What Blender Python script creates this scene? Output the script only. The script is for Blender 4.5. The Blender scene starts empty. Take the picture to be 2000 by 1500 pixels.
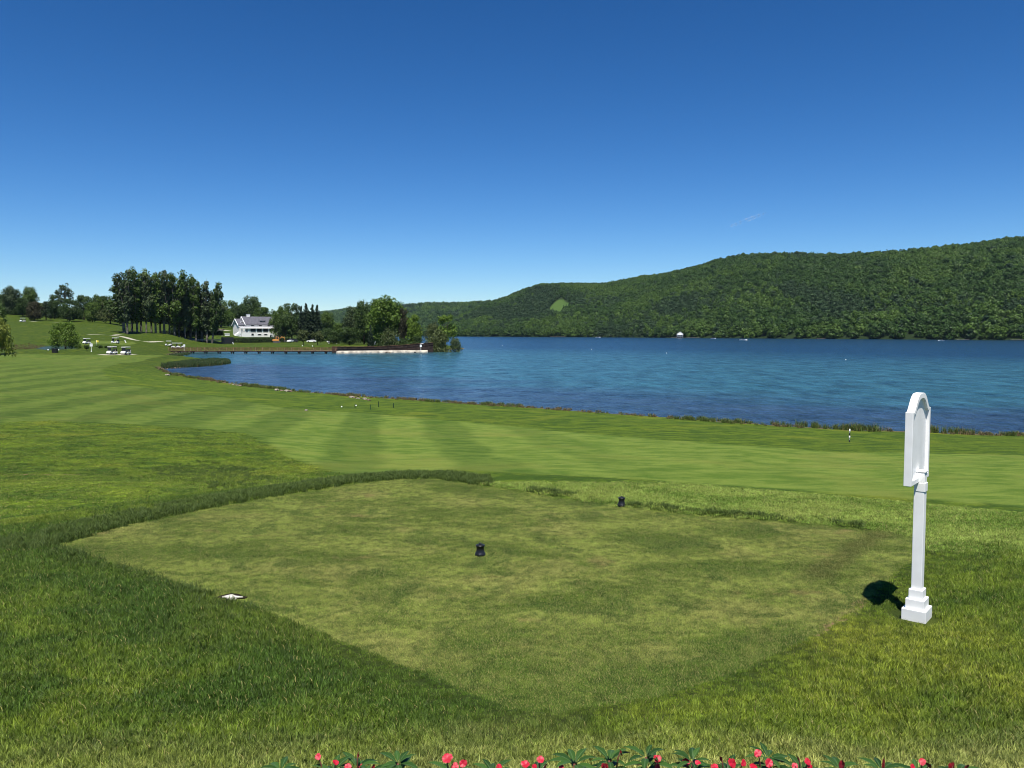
import bpy, bmesh, math, random
import numpy as np
from mathutils import Vector, Matrix

S = bpy.context.scene
COL = S.collection
R = math.radians
random.seed(7)
rng = np.random.default_rng(11)

# ------------------------------------------------------------------ camera, sky, sun, exposure
CZ = 7.2                       # eye height above the lake
PITCH = math.atan(102 / 1600)  # horizon sits a little above the middle of the frame
FPX = 1600.0
cam_d = bpy.data.cameras.new('camera')
cam_d.sensor_width = 36.0
cam_d.lens = 36.0 * FPX / 2000.0
cam_d.clip_start = 0.1
cam_d.clip_end = 40000
cam = bpy.data.objects.new('camera', cam_d)
COL.objects.link(cam)
cam.location = (0, 0, CZ)
cam.rotation_euler = (math.pi / 2 - PITCH, 0, 0)
S.camera = cam

SUN_EL = 67.0
w = bpy.data.worlds.new('World')
S.world = w
w.use_nodes = True
wn = w.node_tree
for n_ in list(wn.nodes):
    wn.nodes.remove(n_)
sky = wn.nodes.new('ShaderNodeTexSky')
sky.sky_type = 'NISHITA'
sky.sun_disc = False
sky.sun_elevation = R(SUN_EL)
sky.sun_rotation = R(180)
sky.altitude = 1500
sky.air_density = 1.0
sky.dust_density = 0.0
sky.ozone_density = 6.0
hs = wn.nodes.new('ShaderNodeHueSaturation')
hs.inputs['Saturation'].default_value = 1.14
hs.inputs['Value'].default_value = 0.86
gm = wn.nodes.new('ShaderNodeGamma')
gm.inputs['Gamma'].default_value = 1.32
bg = wn.nodes.new('ShaderNodeBackground')
bg.inputs['Strength'].default_value = 0.050
wo = wn.nodes.new('ShaderNodeOutputWorld')
wn.links.new(sky.outputs[0], gm.inputs['Color'])
wn.links.new(gm.outputs[0], hs.inputs['Color'])
wn.links.new(hs.outputs[0], bg.inputs['Color'])
wn.links.new(bg.outputs[0], wo.inputs['Surface'])

sun_d = bpy.data.lights.new('sun', 'SUN')
sun_d.energy = 5.0
sun_d.angle = R(0.53)
sun_d.color = (1.0, 0.955, 0.88)
sun = bpy.data.objects.new('sun', sun_d)
COL.objects.link(sun)
sun.rotation_euler = (R(90 - SUN_EL), 0, R(0))

S.view_settings.view_transform = 'Standard'
S.view_settings.look = 'None'
S.view_settings.gamma = 1.0
S.view_settings.exposure = 0.60
S.render.engine = 'CYCLES'
S.cycles.max_bounces = 6
S.cycles.transparent_max_bounces = 8
S.cycles.use_denoising = True
S.cycles.filter_width = 1.0

# ------------------------------------------------------------------ pixel <-> place helpers (photo is 2000x1500)
cp, sp = math.cos(PITCH), math.sin(PITCH)

def ray(px, py):
    xc, yc = (px - 1000) / FPX, (750 - py) / FPX
    return (xc, cp + yc * sp, -sp + yc * cp)

def at(px, py, Y):
    r = ray(px, py)
    t = Y / r[1]
    return Vector((r[0] * t, Y, CZ + r[2] * t))

def on_plane(px, py, z):
    r = ray(px, py)
    t = (z - CZ) / r[2]
    return Vector((r[0] * t, r[1] * t, z))

# ------------------------------------------------------------------ small maths
def sstep(a, b, x):
    t = np.clip((x - a) / (b - a), 0, 1)
    return t * t * (3 - 2 * t)

def vnoise(x, y, seed=0):
    x = np.asarray(x, float); y = np.asarray(y, float)
    xi = np.floor(x).astype(np.int64); yi = np.floor(y).astype(np.int64)
    fx = x - xi; fy = y - yi
    fx = fx * fx * (3 - 2 * fx); fy = fy * fy * (3 - 2 * fy)
    def h(i, j):
        n = (i * 374761393 + j * 668265263 + seed * 1274126177) & 0xFFFFFFFF
        n = ((n ^ (n >> 13)) * 1274126177) & 0xFFFFFFFF
        n = (n ^ (n >> 16)) & 0xFFFFFFFF
        return n / 4294967295.0
    a = h(xi, yi); b = h(xi + 1, yi); c = h(xi, yi + 1); d = h(xi + 1, yi + 1)
    return (a * (1 - fx) + b * fx) * (1 - fy) + (c * (1 - fx) + d * fx) * fy

def fbm(x, y, seed=0, o=4):
    s = 0; a = 0.5; t = 0
    for k in range(o):
        s = s + a * vnoise(x * 2 ** k, y * 2 ** k, seed + k * 17)
        t += a; a *= 0.5
    return s / t

def sdist(x, y, poly):
    """signed distance to a closed polygon in plan, positive inside"""
    P = np.asarray(poly, float)
    best = np.full(x.shape, 1e18)
    inside = np.zeros(x.shape, bool)
    n = len(P)
    for i in range(n):
        ax, ay = P[i]; bx, by = P[(i + 1) % n]
        ex, ey = bx - ax, by - ay
        L = ex * ex + ey * ey + 1e-12
        t = np.clip(((x - ax) * ex + (y - ay) * ey) / L, 0, 1)
        best = np.minimum(best, (x - ax - t * ex) ** 2 + (y - ay - t * ey) ** 2)
        c = ((ay > y) != (by > y))
        if ey != 0:
            xx = ax + (y - ay) * ex / ey
            inside ^= c & (x < xx)
    d = np.sqrt(best)
    return np.where(inside, d, -d)

def linedist(x, y, pts):
    best = np.full(x.shape, 1e18)
    for (ax, ay), (bx, by) in zip(pts[:-1], pts[1:]):
        ex, ey = bx - ax, by - ay
        L = ex * ex + ey * ey + 1e-12
        t = np.clip(((x - ax) * ex + (y - ay) * ey) / L, 0, 1)
        best = np.minimum(best, (x - ax - t * ex) ** 2 + (y - ay - t * ey) ** 2)
    return np.sqrt(best)

# ------------------------------------------------------------------ node helper
def sock(v, nt, inp):
    if isinstance(v, bpy.types.NodeSocket):
        nt.links.new(v, inp)
    elif v is not None:
        if inp.type == 'RGBA' and not isinstance(v, (int, float)) and len(v) == 3:
            v = (*v, 1)
        inp.default_value = v

def N(nt, typ, ins=None, **props):
    n = nt.nodes.new(typ)
    for k, v in props.items():
        setattr(n, k, v)
    for k, v in (ins or {}).items():
        sock(v, nt, n.inputs[k])
    return n

def mat(name):
    m = bpy.data.materials.new(name)
    m.use_nodes = True
    nt = m.node_tree
    for n in list(nt.nodes):
        nt.nodes.remove(n)
    out = nt.nodes.new('ShaderNodeOutputMaterial')
    return m, nt, out

def mixc(nt, f, a, b, mode='MIX'):
    n = nt.nodes.new('ShaderNodeMix')
    n.data_type = 'RGBA'
    n.blend_type = mode
    sock(f, nt, n.inputs[0]); sock(a, nt, n.inputs[6]); sock(b, nt, n.inputs[7])
    return n.outputs[2]

def math_(nt, op, a, b=None, c=None, clamp=False):
    n = nt.nodes.new('ShaderNodeMath')
    n.operation = op
    n.use_clamp = clamp
    sock(a, nt, n.inputs[0])
    if b is not None: sock(b, nt, n.inputs[1])
    if c is not None: sock(c, nt, n.inputs[2])
    return n.outputs[0]

def mrange(nt, v, a, b, c=0.0, d=1.0, smooth=True):
    n = nt.nodes.new('ShaderNodeMapRange')
    n.interpolation_type = 'SMOOTHSTEP' if smooth else 'LINEAR'
    sock(v, nt, n.inputs[0])
    for i, q in enumerate((a, b, c, d)):
        n.inputs[i + 1].default_value = q
    return n.outputs[0]

def noise(nt, vec, scale, detail=3.0, rough=0.55, dist=0.0):
    n = N(nt, 'ShaderNodeTexNoise', {'Vector': vec, 'Scale': scale, 'Detail': detail, 'Roughness': rough, 'Distortion': dist})
    return n.outputs[0]

def stretch(nt, vec, s):
    n = N(nt, 'ShaderNodeVectorMath', {0: vec, 1: s}, operation='MULTIPLY')
    return n.outputs[0]

def attr(nt, name, typ='GEOMETRY'):
    n = N(nt, 'ShaderNodeAttribute', attribute_name=name, attribute_type=typ)
    return n

def princ(nt, out, color, rough=0.6, spec=0.3, normal=None, metal=0.0, **kw):
    p = nt.nodes.new('ShaderNodeBsdfPrincipled')
    sock(color, nt, p.inputs['Base Color'])
    sock(rough, nt, p.inputs['Roughness'])
    p.inputs['Specular IOR Level'].default_value = spec
    p.inputs['Metallic'].default_value = metal
    if normal is not None: sock(normal, nt, p.inputs['Normal'])
    for k, v in kw.items():
        p.inputs[k].default_value = v
    nt.links.new(p.outputs[0], out.inputs[0])
    return p

def bump(nt, h, strength, dist):
    return N(nt, 'ShaderNodeBump', {'Height': h, 'Strength': strength, 'Distance': dist}).outputs[0]

def wpos(nt):
    return N(nt, 'ShaderNodeNewGeometry').outputs['Position']

def simple(name, color, rough=0.6, spec=0.3, var=0.12, scale=3.0, metal=0.0, bmp=0.0):
    m, nt, out = mat(name)
    tc = N(nt, 'ShaderNodeTexCoord').outputs['Object']
    f = noise(nt, tc, scale, 4)
    dark = tuple(c * (1 - var * 1.6) for c in color)
    lite = tuple(min(1, c * (1 + var)) for c in color)
    c = mixc(nt, mrange(nt, f, 0.3, 0.7), dark, lite)
    nrm = bump(nt, noise(nt, tc, scale * 12, 3), bmp, 0.01) if bmp else None
    princ(nt, out, c, rough, spec, nrm, metal)
    return m

# ------------------------------------------------------------------ mesh helper
class MB:
    def __init__(self):
        self.v = []; self.f = []; self.sm = []
    def add(self, vs, fs, smooth=False):
        o = len(self.v)
        self.v += [tuple(p) for p in vs]
        self.f += [tuple(i + o for i in q) for q in fs]
        self.sm += [smooth] * len(fs)
        return self
    def box(self, c, s, rz=0.0, taper=1.0):
        cx, cy, cz = c; sx, sy, sz = (q / 2 for q in s)
        vs = []
        for z, k in ((-sz, 1.0), (sz, taper)):
            for x, y in ((-sx, -sy), (sx, -sy), (sx, sy), (-sx, sy)):
                X, Y = x * k, y * k
                vs.append((cx + X * math.cos(rz) - Y * math.sin(rz), cy + X * math.sin(rz) + Y * math.cos(rz), cz + z))
        return self.add(vs, [(0, 3, 2, 1), (4, 5, 6, 7), (0, 1, 5, 4), (1, 2, 6, 5), (2, 3, 7, 6), (3, 0, 4, 7)])
    def prism(self, poly, a, b, axis='y'):
        """poly of (u,w) pairs extruded from a to b along the axis; y: (x,z) polygon, x: (y,z) polygon, z: (x,y) polygon"""
        def p(u, w_, t):
            return {'y': (u, t, w_), 'x': (t, u, w_), 'z': (u, w_, t)}[axis]
        n = len(poly)
        vs = [p(u, w_, a) for u, w_ in poly] + [p(u, w_, b) for u, w_ in poly]
        fs = [tuple(range(n)), tuple(range(2 * n - 1, n - 1, -1))]
        fs += [(i, i + n, (i + 1) % n + n, (i + 1) % n) for i in range(n)]
        return self.add(vs, fs)
    def tube(self, pts, rad, n=6, smooth=True, cap=True):
        pts = [Vector(p) for p in pts]
        if not isinstance(rad, (list, tuple)):
            rad = [rad] * len(pts)
        vs = []; fs = []
        for i, p in enumerate(pts):
            d = (pts[min(i + 1, len(pts) - 1)] - pts[max(i - 1, 0)])
            d = d.normalized() if d.length > 1e-9 else Vector((0, 0, 1))
            a = Vector((1, 0, 0)) if abs(d.x) < 0.8 else Vector((0, 1, 0))
            u = d.cross(a).normalized(); v_ = d.cross(u)
            for k in range(n):
                t = 2 * math.pi * k / n
                vs.append(p + (u * math.cos(t) + v_ * math.sin(t)) * rad[i])
        for i in range(len(pts) - 1):
            for k in range(n):
                fs.append((i * n + k, i * n + (k + 1) % n, (i + 1) * n + (k + 1) % n, (i + 1) * n + k))
        self.add(vs, fs, smooth)
        if cap:
            o = len(self.v) - len(vs)
            self.f.append(tuple(o + k for k in range(n))); self.sm.append(False)
            o2 = len(self.v) - n
            self.f.append(tuple(o2 + n - 1 - k for k in range(n))); self.sm.append(False)
        return self
    def lathe(self, prof, n=24, c=(0, 0, 0), smooth=True):
        vs = []; fs = []
        for r_, z in prof:
            for k in range(n):
                t = 2 * math.pi * k / n
                vs.append((c[0] + r_ * math.cos(t), c[1] + r_ * math.sin(t), c[2] + z))
        for i in range(len(prof) - 1):
            for k in range(n):
                fs.append((i * n + k, i * n + (k + 1) % n, (i + 1) * n + (k + 1) % n, (i + 1) * n + k))
        fs.append(tuple(range(n - 1, -1, -1)))
        o = (len(prof) - 1) * n
        fs.append(tuple(range(o, o + n)))
        return self.add(vs, fs, smooth)
    def ball(self, c, r, sub=2, jit=0.0, sq=(1, 1, 1), seed=0):
        bm = bmesh.new()
        bmesh.ops.create_icosphere(bm, subdivisions=sub, radius=1.0)
        rr = random.Random(seed)
        vs = []
        for v_ in bm.verts:
            k = r * (1 + (rr.random() - 0.5) * 2 * jit)
            vs.append((c[0] + v_.co.x * k * sq[0], c[1] + v_.co.y * k * sq[1], c[2] + v_.co.z * k * sq[2]))
        fs = [tuple(v_.index for v_ in f.verts) for f in bm.faces]
        bm.free()
        return self.add(vs, fs, jit < 0.1)
    def build(self, name, material, parent=None, loc=(0, 0, 0), bevel=0.0):
        me = bpy.data.meshes.new(name)
        me.from_pydata([tuple(p) for p in self.v], [], self.f)
        me.update()
        me.polygons.foreach_set('use_smooth', self.sm)
        me.materials.append(material)
        bm = bmesh.new(); bm.from_mesh(me)
        bmesh.ops.recalc_face_normals(bm, faces=bm.faces)
        bm.to_mesh(me); bm.free()
        o = bpy.data.objects.new(name, me)
        COL.objects.link(o)
        o.location = loc
        if parent is not None: o.parent = parent
        if bevel:
            b = o.modifiers.new('bevel', 'BEVEL'); b.width = bevel; b.segments = 2; b.limit_method = 'ANGLE'
        return o

def tag(o, label=None, cat=None, group=None, kind=None):
    if label: o['label'] = label
    if cat: o['category'] = cat
    if group: o['group'] = group
    if kind: o['kind'] = kind
    return o

def empty(name, loc, rz=0.0, label=None, cat=None, group=None, scale=1.0):
    o = bpy.data.objects.new(name, None)
    COL.objects.link(o)
    o.empty_display_size = 0.2
    o.location = loc
    o.rotation_euler = (0, 0, rz)
    o.scale = (scale, scale, scale) if isinstance(scale, (int, float)) else scale
    return tag(o, label, cat, group)

def copy_tree(o, parent=None):
    c = o.copy(); COL.objects.link(c)
    if parent is not None: c.parent = parent
    for ch in list(o.children):
        copy_tree(ch, c)
    return c

def npmesh(name, verts, faces, material, attrs=None, smooth=False):
    """mesh object from numpy arrays; faces is an (n,3) or (n,4) int array"""
    me = bpy.data.meshes.new(name)
    nv = len(verts); nf, k = faces.shape
    me.vertices.add(nv); me.vertices.foreach_set('co', np.ascontiguousarray(verts, np.float32).ravel())
    me.loops.add(nf * k); me.loops.foreach_set('vertex_index', np.ascontiguousarray(faces, np.int32).ravel())
    me.polygons.add(nf)
    me.polygons.foreach_set('loop_start', np.arange(0, nf * k, k, dtype=np.int32))
    me.polygons.foreach_set('loop_total', np.full(nf, k, np.int32))
    me.polygons.foreach_set('use_smooth', np.full(nf, smooth))
    for an, av in (attrs or {}).items():
        a = me.attributes.new(an, 'FLOAT', 'POINT')
        a.data.foreach_set('value', np.ascontiguousarray(av, np.float32))
    me.update(calc_edges=True)
    me.validate()
    if material: me.materials.append(material)
    return me

def link(name, me, parent=None, loc=(0, 0, 0)):
    o = bpy.data.objects.new(name, me); COL.objects.link(o); o.location = loc
    if parent is not None: o.parent = parent
    return o

def scatter(name, pts, rot, scl, idx, protos, label):
    """one 'stuff' object that instances the prototype meshes on its own points"""
    me = bpy.data.meshes.new(name)
    n = len(pts)
    me.vertices.add(n); me.vertices.foreach_set('co', np.ascontiguousarray(pts, np.float32).ravel())
    a = me.attributes.new('rot', 'FLOAT_VECTOR', 'POINT'); a.data.foreach_set('vector', np.ascontiguousarray(rot, np.float32).ravel())
    a = me.attributes.new('scl', 'FLOAT_VECTOR', 'POINT'); a.data.foreach_set('vector', np.ascontiguousarray(scl, np.float32).ravel())
    a = me.attributes.new('idx', 'INT', 'POINT'); a.data.foreach_set('value', np.ascontiguousarray(idx, np.int32))
    o = link(name, me)
    c = bpy.data.collections.new(name + '_kit')
    for k, pm in enumerate(protos):
        po = bpy.data.objects.new('%s_piece_%02d' % (name, k), pm)
        c.objects.link(po)
    g = bpy.data.node_groups.new(name + '_scatter', 'GeometryNodeTree')
    g.interface.new_socket('Geometry', in_out='INPUT', socket_type='NodeSocketGeometry')
    g.interface.new_socket('Geometry', in_out='OUTPUT', socket_type='NodeSocketGeometry')
    gi = g.nodes.new('NodeGroupInput'); go = g.nodes.new('NodeGroupOutput')
    ci = g.nodes.new('GeometryNodeCollectionInfo')
    ci.inputs['Collection'].default_value = c
    ci.inputs['Separate Children'].default_value = True
    ci.inputs['Reset Children'].default_value = True
    ip = g.nodes.new('GeometryNodeInstanceOnPoints')
    ip.inputs['Pick Instance'].default_value = True
    def na(nm, t):
        q = g.nodes.new('GeometryNodeInputNamedAttribute'); q.data_type = t
        q.inputs['Name'].default_value = nm
        return q.outputs[0]
    g.links.new(gi.outputs[0], ip.inputs['Points'])
    g.links.new(ci.outputs[0], ip.inputs['Instance'])
    g.links.new(na('idx', 'INT'), ip.inputs['Instance Index'])
    g.links.new(na('rot', 'FLOAT_VECTOR'), ip.inputs['Rotation'])
    g.links.new(na('scl', 'FLOAT_VECTOR'), ip.inputs['Scale'])
    g.links.new(ip.outputs[0], go.inputs[0])
    md = o.modifiers.new('scatter', 'NODES'); md.node_group = g
    tag(o, label, None, None, 'stuff')
    return o

# ------------------------------------------------------------------ lie of the land
LAKE_PX = [(2600, 878), (2250, 862), (2000, 853), (1900, 852), (1800, 848), (1650, 843), (1500, 833), (1400, 826), (1300, 818), (1200, 811),
           (1100, 803), (1000, 796), (900, 790), (800, 783), (700, 776), (600, 768), (500, 757), (450, 750), (400, 742), (350, 734),
           (330, 729), (318, 724), (312, 720), (330, 718), (380, 715.5), (430, 712), (446, 709), (444, 706), (420, 704.5), (380, 702), (340, 700.5), (318, 699),
           (322, 695.5), (338, 692), (352, 688), (450, 686.5), (600, 685.5), (700, 685), (800, 684.5), (838, 683), (880, 683), (907, 681.5), (903, 680),
           (870, 677.5), (846, 675), (834, 671), (780, 666), (640, 663), (400, 661.5), (100, 660.5)]
LAKE = [tuple(on_plane(px, py, 0.0))[:2] for px, py in LAKE_PX] + [(-6000, 9000), (9000, 9000), (9000, 300), (400, 20)]

CTRL = []
def ct(px, py, d):
    p = at(px, py, d); CTRL.append((math.atan2(p.x, p.y), math.log(math.hypot(p.x, p.y)), p.z))
def cz(px, py, z):
    p = on_plane(px, py, z); CTRL.append((math.atan2(p.x, p.y), math.log(math.hypot(p.x, p.y)), p.z))
# near slopes and fairway (pixel, height above the lake)
for a in [(0, 1010, 3.75), (0, 965, 3.55), (0, 926, 2.75), (200, 950, 3.5), (250, 926, 2.75), (480, 955, 3.4), (330, 900, 2.6), (600, 930, 2.75), (-300, 980, 3.7), (-300, 930, 2.9),
          (0, 880, 2.65), (0, 830, 2.5), (300, 860, 2.6), (500, 870, 2.5), (300, 790, 2.1), (0, 780, 2.4), (-300, 800, 2.7), (700, 900, 2.3), (1000, 925, 2.6), (1300, 935, 2.6), (1600, 970, 2.8), (2000, 1005, 3.0),
          (2300, 1020, 3.1), (1000, 860, 1.7), (1300, 870, 1.75), (1600, 890, 1.8), (2000, 905, 1.85), (2300, 915, 1.9), (700, 830, 1.55), (500, 800, 1.6), (150, 745, 2.1), (0, 735, 2.2), (-300, 740, 2.3)]:
    cz(*a)
for px, py in LAKE_PX[1:21:2]:
    cz(px, py + 7, 0.55)
for px, py in LAKE_PX[1:21:3]:
    cz(px, py, 0.12)
cz(250, 722, 1.5); cz(200, 740, 1.8); cz(330, 707, 0.6); cz(250, 702, 1.3)
# far left: carts, pond, hill, grove, club house lawn, wooded point
for a in [(220, 692, 200), (0, 690, 200), (-300, 690, 200), (100, 686, 215), (330, 690, 230), (60, 677, 242), (150, 677, 242), (0, 671, 262), (-300, 668, 262), (200, 672, 255), (300, 676, 275),
          (200, 662, 285), (100, 655, 300), (0, 652, 300), (-300, 645, 310), (190, 654, 312), (245, 656, 320), (300, 662, 320), (100, 640, 345), (0, 637, 345), (-300, 625, 350),
          (160, 629, 405), (60, 624, 405), (30, 610, 460), (100, 612, 470), (-300, 595, 450), (220, 632, 400), (250, 640, 400), (330, 651, 350), (400, 648, 400), (320, 640, 430), (200, 610, 520),
          (360, 667.5, 372), (450, 668, 372), (440, 656, 400), (480, 658.5, 425), (530, 659.5, 425), (400, 673, 338), (480, 648, 470), (500, 640, 560), (400, 636, 560), (560, 668, 375), (500, 676, 318), (600, 674, 325),
          (640, 668, 400), (560, 655, 520), (700, 675, 315), (720, 672, 345), (780, 677, 305), (820, 675, 320), (870, 681, 285), (300, 630, 700), (0, 580, 700), (600, 655, 700), (100, 600, 800)]:
    ct(*a)
CT = np.array(CTRL)
KS = 0.55
def _k(d2):
    return np.where(d2 > 1e-12, 0.5 * d2 * np.log(np.maximum(d2, 1e-12)), 0.0)
_A = CT[:, 0]; _B = CT[:, 1] * KS
_n = len(CT)
_K = _k((_A[:, None] - _A[None]) ** 2 + (_B[:, None] - _B[None]) ** 2) + np.eye(_n) * 2e-4
_P = np.stack([np.ones(_n), _A, _B], 1)
_M = np.block([[_K, _P], [_P.T, np.zeros((3, 3))]])
_W = np.linalg.solve(_M, np.concatenate([CT[:, 2], np.zeros(3)]))

TEE = [tuple(on_plane(px, py, 4.5))[:2] for px, py in
       [(105, 1064), (250, 1022), (400, 992), (560, 964), (700, 942), (775, 934), (850, 932), (920, 943), (1040, 960), (1214, 987), (1400, 1006), (1600, 1021), (1730, 1034),
        (1800, 1050), (1808, 1066), (1780, 1090), (1690, 1165), (1600, 1234), (1450, 1305), (1280, 1362), (1100, 1396), (1000, 1388), (900, 1344), (800, 1303), (640, 1242), (455, 1172), (250, 1108)]]
PZ = 2.75
POND = [tuple(on_plane(px, py, PZ))[:2] for px, py in [(70, 680.5), (90, 676), (112, 674), (135, 674.5), (152, 677), (150, 681.0), (120, 683.0), (88, 683.5)]]
MOUND = [(-30, 4.5), (-10, 9.2), (-6.9, 10.45), (-5.4, 12.4), (-4.4, 13.6), (-2.6, 15.4), (-1.2, 16.0), (2.0, 14.9), (7.6, 11.9), (14, 9.6), (30, 6), (30, -30), (-30, -30)]

def terrain(x, y):
    x = np.atleast_1d(np.asarray(x, float)); y = np.atleast_1d(np.asarray(y, float))
    r = np.hypot(x, y)
    th = np.clip(np.arctan2(x, y), -0.72, 0.72)
    b = np.log(np.clip(r, 9, 900)) * KS
    z = _W[_n] + _W[_n + 1] * th + _W[_n + 2] * b
    for i in range(_n):
        z += _W[i] * _k((th - _A[i]) ** 2 + (b - _B[i]) ** 2)
    z = np.clip(z, 0.1, 40)
    # gentle roll of the ground
    roll = (fbm(x / 7, y / 7, 5, 3) - 0.5) * 0.30 * sstep(14, 22, r) + (fbm(x / 35, y / 35, 9, 2) - 0.5) * 1.2 * sstep(90, 200, r) * sstep(330, 250, r)
    z = z + roll
    zn = np.interp(r, [0, 2, 3.4, 4.6, 6, 9, 40], [5.55, 5.35, 4.98, 4.66, 4.52, 4.5, 4.5]) + (fbm(x / 1.7, y / 1.7, 3, 3) - 0.5) * 0.05
    mm = sstep(-4.6, 0.3, sdist(x, y, MOUND))
    z = z * (1 - mm) + zn * mm
    z = z - 0.055 * np.exp(-((x - 3.9) ** 2 + (y - 7.65) ** 2) / 0.55)
    tee = sstep(-0.10, 0.05, sdist(x, y, TEE))
    z = z * (1 - tee) + (4.47 + (fbm(x / 2, y / 2, 8, 2) - 0.5) * 0.03) * tee
    pd = sdist(x, y, POND)
    z = np.where(pd > 0, PZ - 0.08 - 0.15 * np.clip(pd, 0, 3), (PZ + 0.06) * (1 - sstep(0.3, 9, -pd)) + z * sstep(0.3, 9, -pd))
    s = sdist(x, y, LAKE)
    land = np.minimum(np.maximum(z, 0.18), 0.16 + np.maximum(-s, 0) * 0.30)
    return np.where(s < 0, land, -0.06 - np.clip(s, 0, 30) * 0.12)

def tz(x, y):
    return float(terrain(x, y)[0])

_tt = np.exp(np.linspace(math.log(2.0), math.log(1500), 2600))
def ground(px, py):
    """where the sight line through a photo pixel first meets the land"""
    r = ray(px, py)
    X = r[0] * _tt; Y = r[1] * _tt; Z = CZ + r[2] * _tt
    h = np.maximum(terrain(X, Y), -0.01)
    k = np.argmax(Z < h) if (Z < h).any() else len(_tt) - 1
    if k > 0:
        a = (Z - h)[k - 1]; b = (Z - h)[k]
        t = _tt[k - 1] + (_tt[k] - _tt[k - 1]) * (a / (a - b + 1e-12))
    else:
        t = _tt[k]
    return Vector((r[0] * t, r[1] * t, CZ + r[2] * t))

def poly_px(pts):
    return [tuple(ground(px, py))[:2] for px, py in pts]

# ------------------------------------------------------------------ grass colours shared by the ground and the blades on it
def grass_cols(nt, pos):
    big = noise(nt, pos, 0.22, 4, 0.6)
    med = noise(nt, stretch(nt, pos, (0.55, 1.0, 1.0)), 1.35, 5, 0.65, 0.4)
    fine = noise(nt, pos, 9.0, 4, 0.65)
    micro = noise(nt, pos, 55.0, 3, 0.7)
    xyz = N(nt, 'ShaderNodeSeparateXYZ', {0: pos})
    X_, Y_ = xyz.outputs[0], xyz.outputs[1]
    # rough: dark clumps, mid green, yellow-olive where it dries out
    r1 = mixc(nt, mrange(nt, med, 0.38, 0.60), (0.040, 0.078, 0.006), (0.108, 0.158, 0.011))
    r2 = mixc(nt, mrange(nt, big, 0.53, 0.72), r1, (0.165, 0.195, 0.016))
    # darker green turf in a band along the near left side of the tee
    band = math_(nt, 'ADD', math_(nt, 'MULTIPLY', math_(nt, 'ADD', X_, 5.7), -0.58), math_(nt, 'MULTIPLY', math_(nt, 'SUBTRACT', Y_, 10.0), -0.815))
    band = math_(nt, 'ADD', band, math_(nt, 'MULTIPLY', math_(nt, 'SUBTRACT', med, 0.5), 3.2))
    kb_ = math_(nt, 'MULTIPLY', mrange(nt, band, 2.6, 0.5), math_(nt, 'MULTIPLY', mrange(nt, Y_, 12.5, 10.5), mrange(nt, X_, 1.2, -0.6)))
    r2 = mixc(nt, math_(nt, 'MULTIPLY', kb_, 0.72), r2, (0.032, 0.070, 0.007))
    # pale dry strip in front of the flower bed
    kd_ = math_(nt, 'MULTIPLY', mrange(nt, math_(nt, 'ADD', Y_, math_(nt, 'MULTIPLY', math_(nt, 'SUBTRACT', med, 0.5), 1.6)), 5.5, 4.3), mrange(nt, X_, -1.2, 1.0, 0.50, 0.95))
    r2 = mixc(nt, kd_, r2, (0.285, 0.300, 0.072))
    rough = mixc(nt, mrange(nt, fine, 0.34, 0.66), mixc(nt, 0.62, r2, (0.022, 0.046, 0.004)), r2)
    # fairway: even, cool green
    f1 = mixc(nt, mrange(nt, med, 0.36, 0.62), (0.066, 0.116, 0.012), (0.122, 0.172, 0.026))
    fair = mixc(nt, mrange(nt, big, 0.48, 0.72, 0, 0.7), f1, (0.142, 0.166, 0.030))
    # tee: pale olive with worn straw and greener patches
    t1 = mixc(nt, mrange(nt, med, 0.38, 0.60), (0.060, 0.100, 0.010), (0.162, 0.204, 0.034))
    t2 = mixc(nt, mrange(nt, noise(nt, pos, 0.95, 6, 0.68), 0.50, 0.64, 0, 0.7), t1, (0.205, 0.215, 0.050))
    t3 = mixc(nt, mrange(nt, noise(nt, pos, 1.3, 6, 0.70, 0.6), 0.52, 0.64, 0, 0.9), t2, (0.044, 0.082, 0.010))
    t4 = mixc(nt, mrange(nt, noise(nt, pos, 1.6, 3, 0.6, 0.3), 0.62, 0.74, 0, 0.7), t3, (0.170, 0.135, 0.045))
    near_ = mrange(nt, math_(nt, 'ADD', Y_, math_(nt, 'MULTIPLY', math_(nt, 'SUBTRACT', med, 0.5), 3.0)), 7.6, 5.9, 0, 0.8)
    t4 = mixc(nt, near_, t4, (0.062, 0.104, 0.012))   # thicker green turf at the near corner
    # darker diagonal band across the right corner of the tee
    qa, qb = on_plane(1590, 1125, 4.48), on_plane(1715, 1042, 4.48)
    ux, uy = qb.x - qa.x, qb.y - qa.y
    ul = math.hypot(ux, uy); ux /= ul; uy /= ul
    along_ = math_(nt, 'ADD', math_(nt, 'MULTIPLY', math_(nt, 'SUBTRACT', X_, qa.x), ux), math_(nt, 'MULTIPLY', math_(nt, 'SUBTRACT', Y_, qa.y), uy))
    across = math_(nt, 'ABSOLUTE', math_(nt, 'ADD', math_(nt, 'MULTIPLY', math_(nt, 'SUBTRACT', X_, qa.x), -uy), math_(nt, 'MULTIPLY', math_(nt, 'SUBTRACT', Y_, qa.y), ux)))
    across = math_(nt, 'ADD', across, math_(nt, 'MULTIPLY', math_(nt, 'SUBTRACT', med, 0.5), 0.4))
    kdiag = math_(nt, 'MULTIPLY', mrange(nt, across, 0.26, 0.05, 0, 0.75), math_(nt, 'MULTIPLY', mrange(nt, along_, -0.6, 0.3), mrange(nt, along_, ul + 0.5, ul - 0.1)))
    t4 = mixc(nt, kdiag, t4, (0.060, 0.066, 0.014))
    tee = mixc(nt, mrange(nt, fine, 0.34, 0.64, 0.65, 0), t4, (0.030, 0.055, 0.008))
    mm = mrange(nt, micro, 0.30, 0.72, 0.45, 1.40, False)
    return rough, fair, tee, fine, micro, mm, med, big

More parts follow.
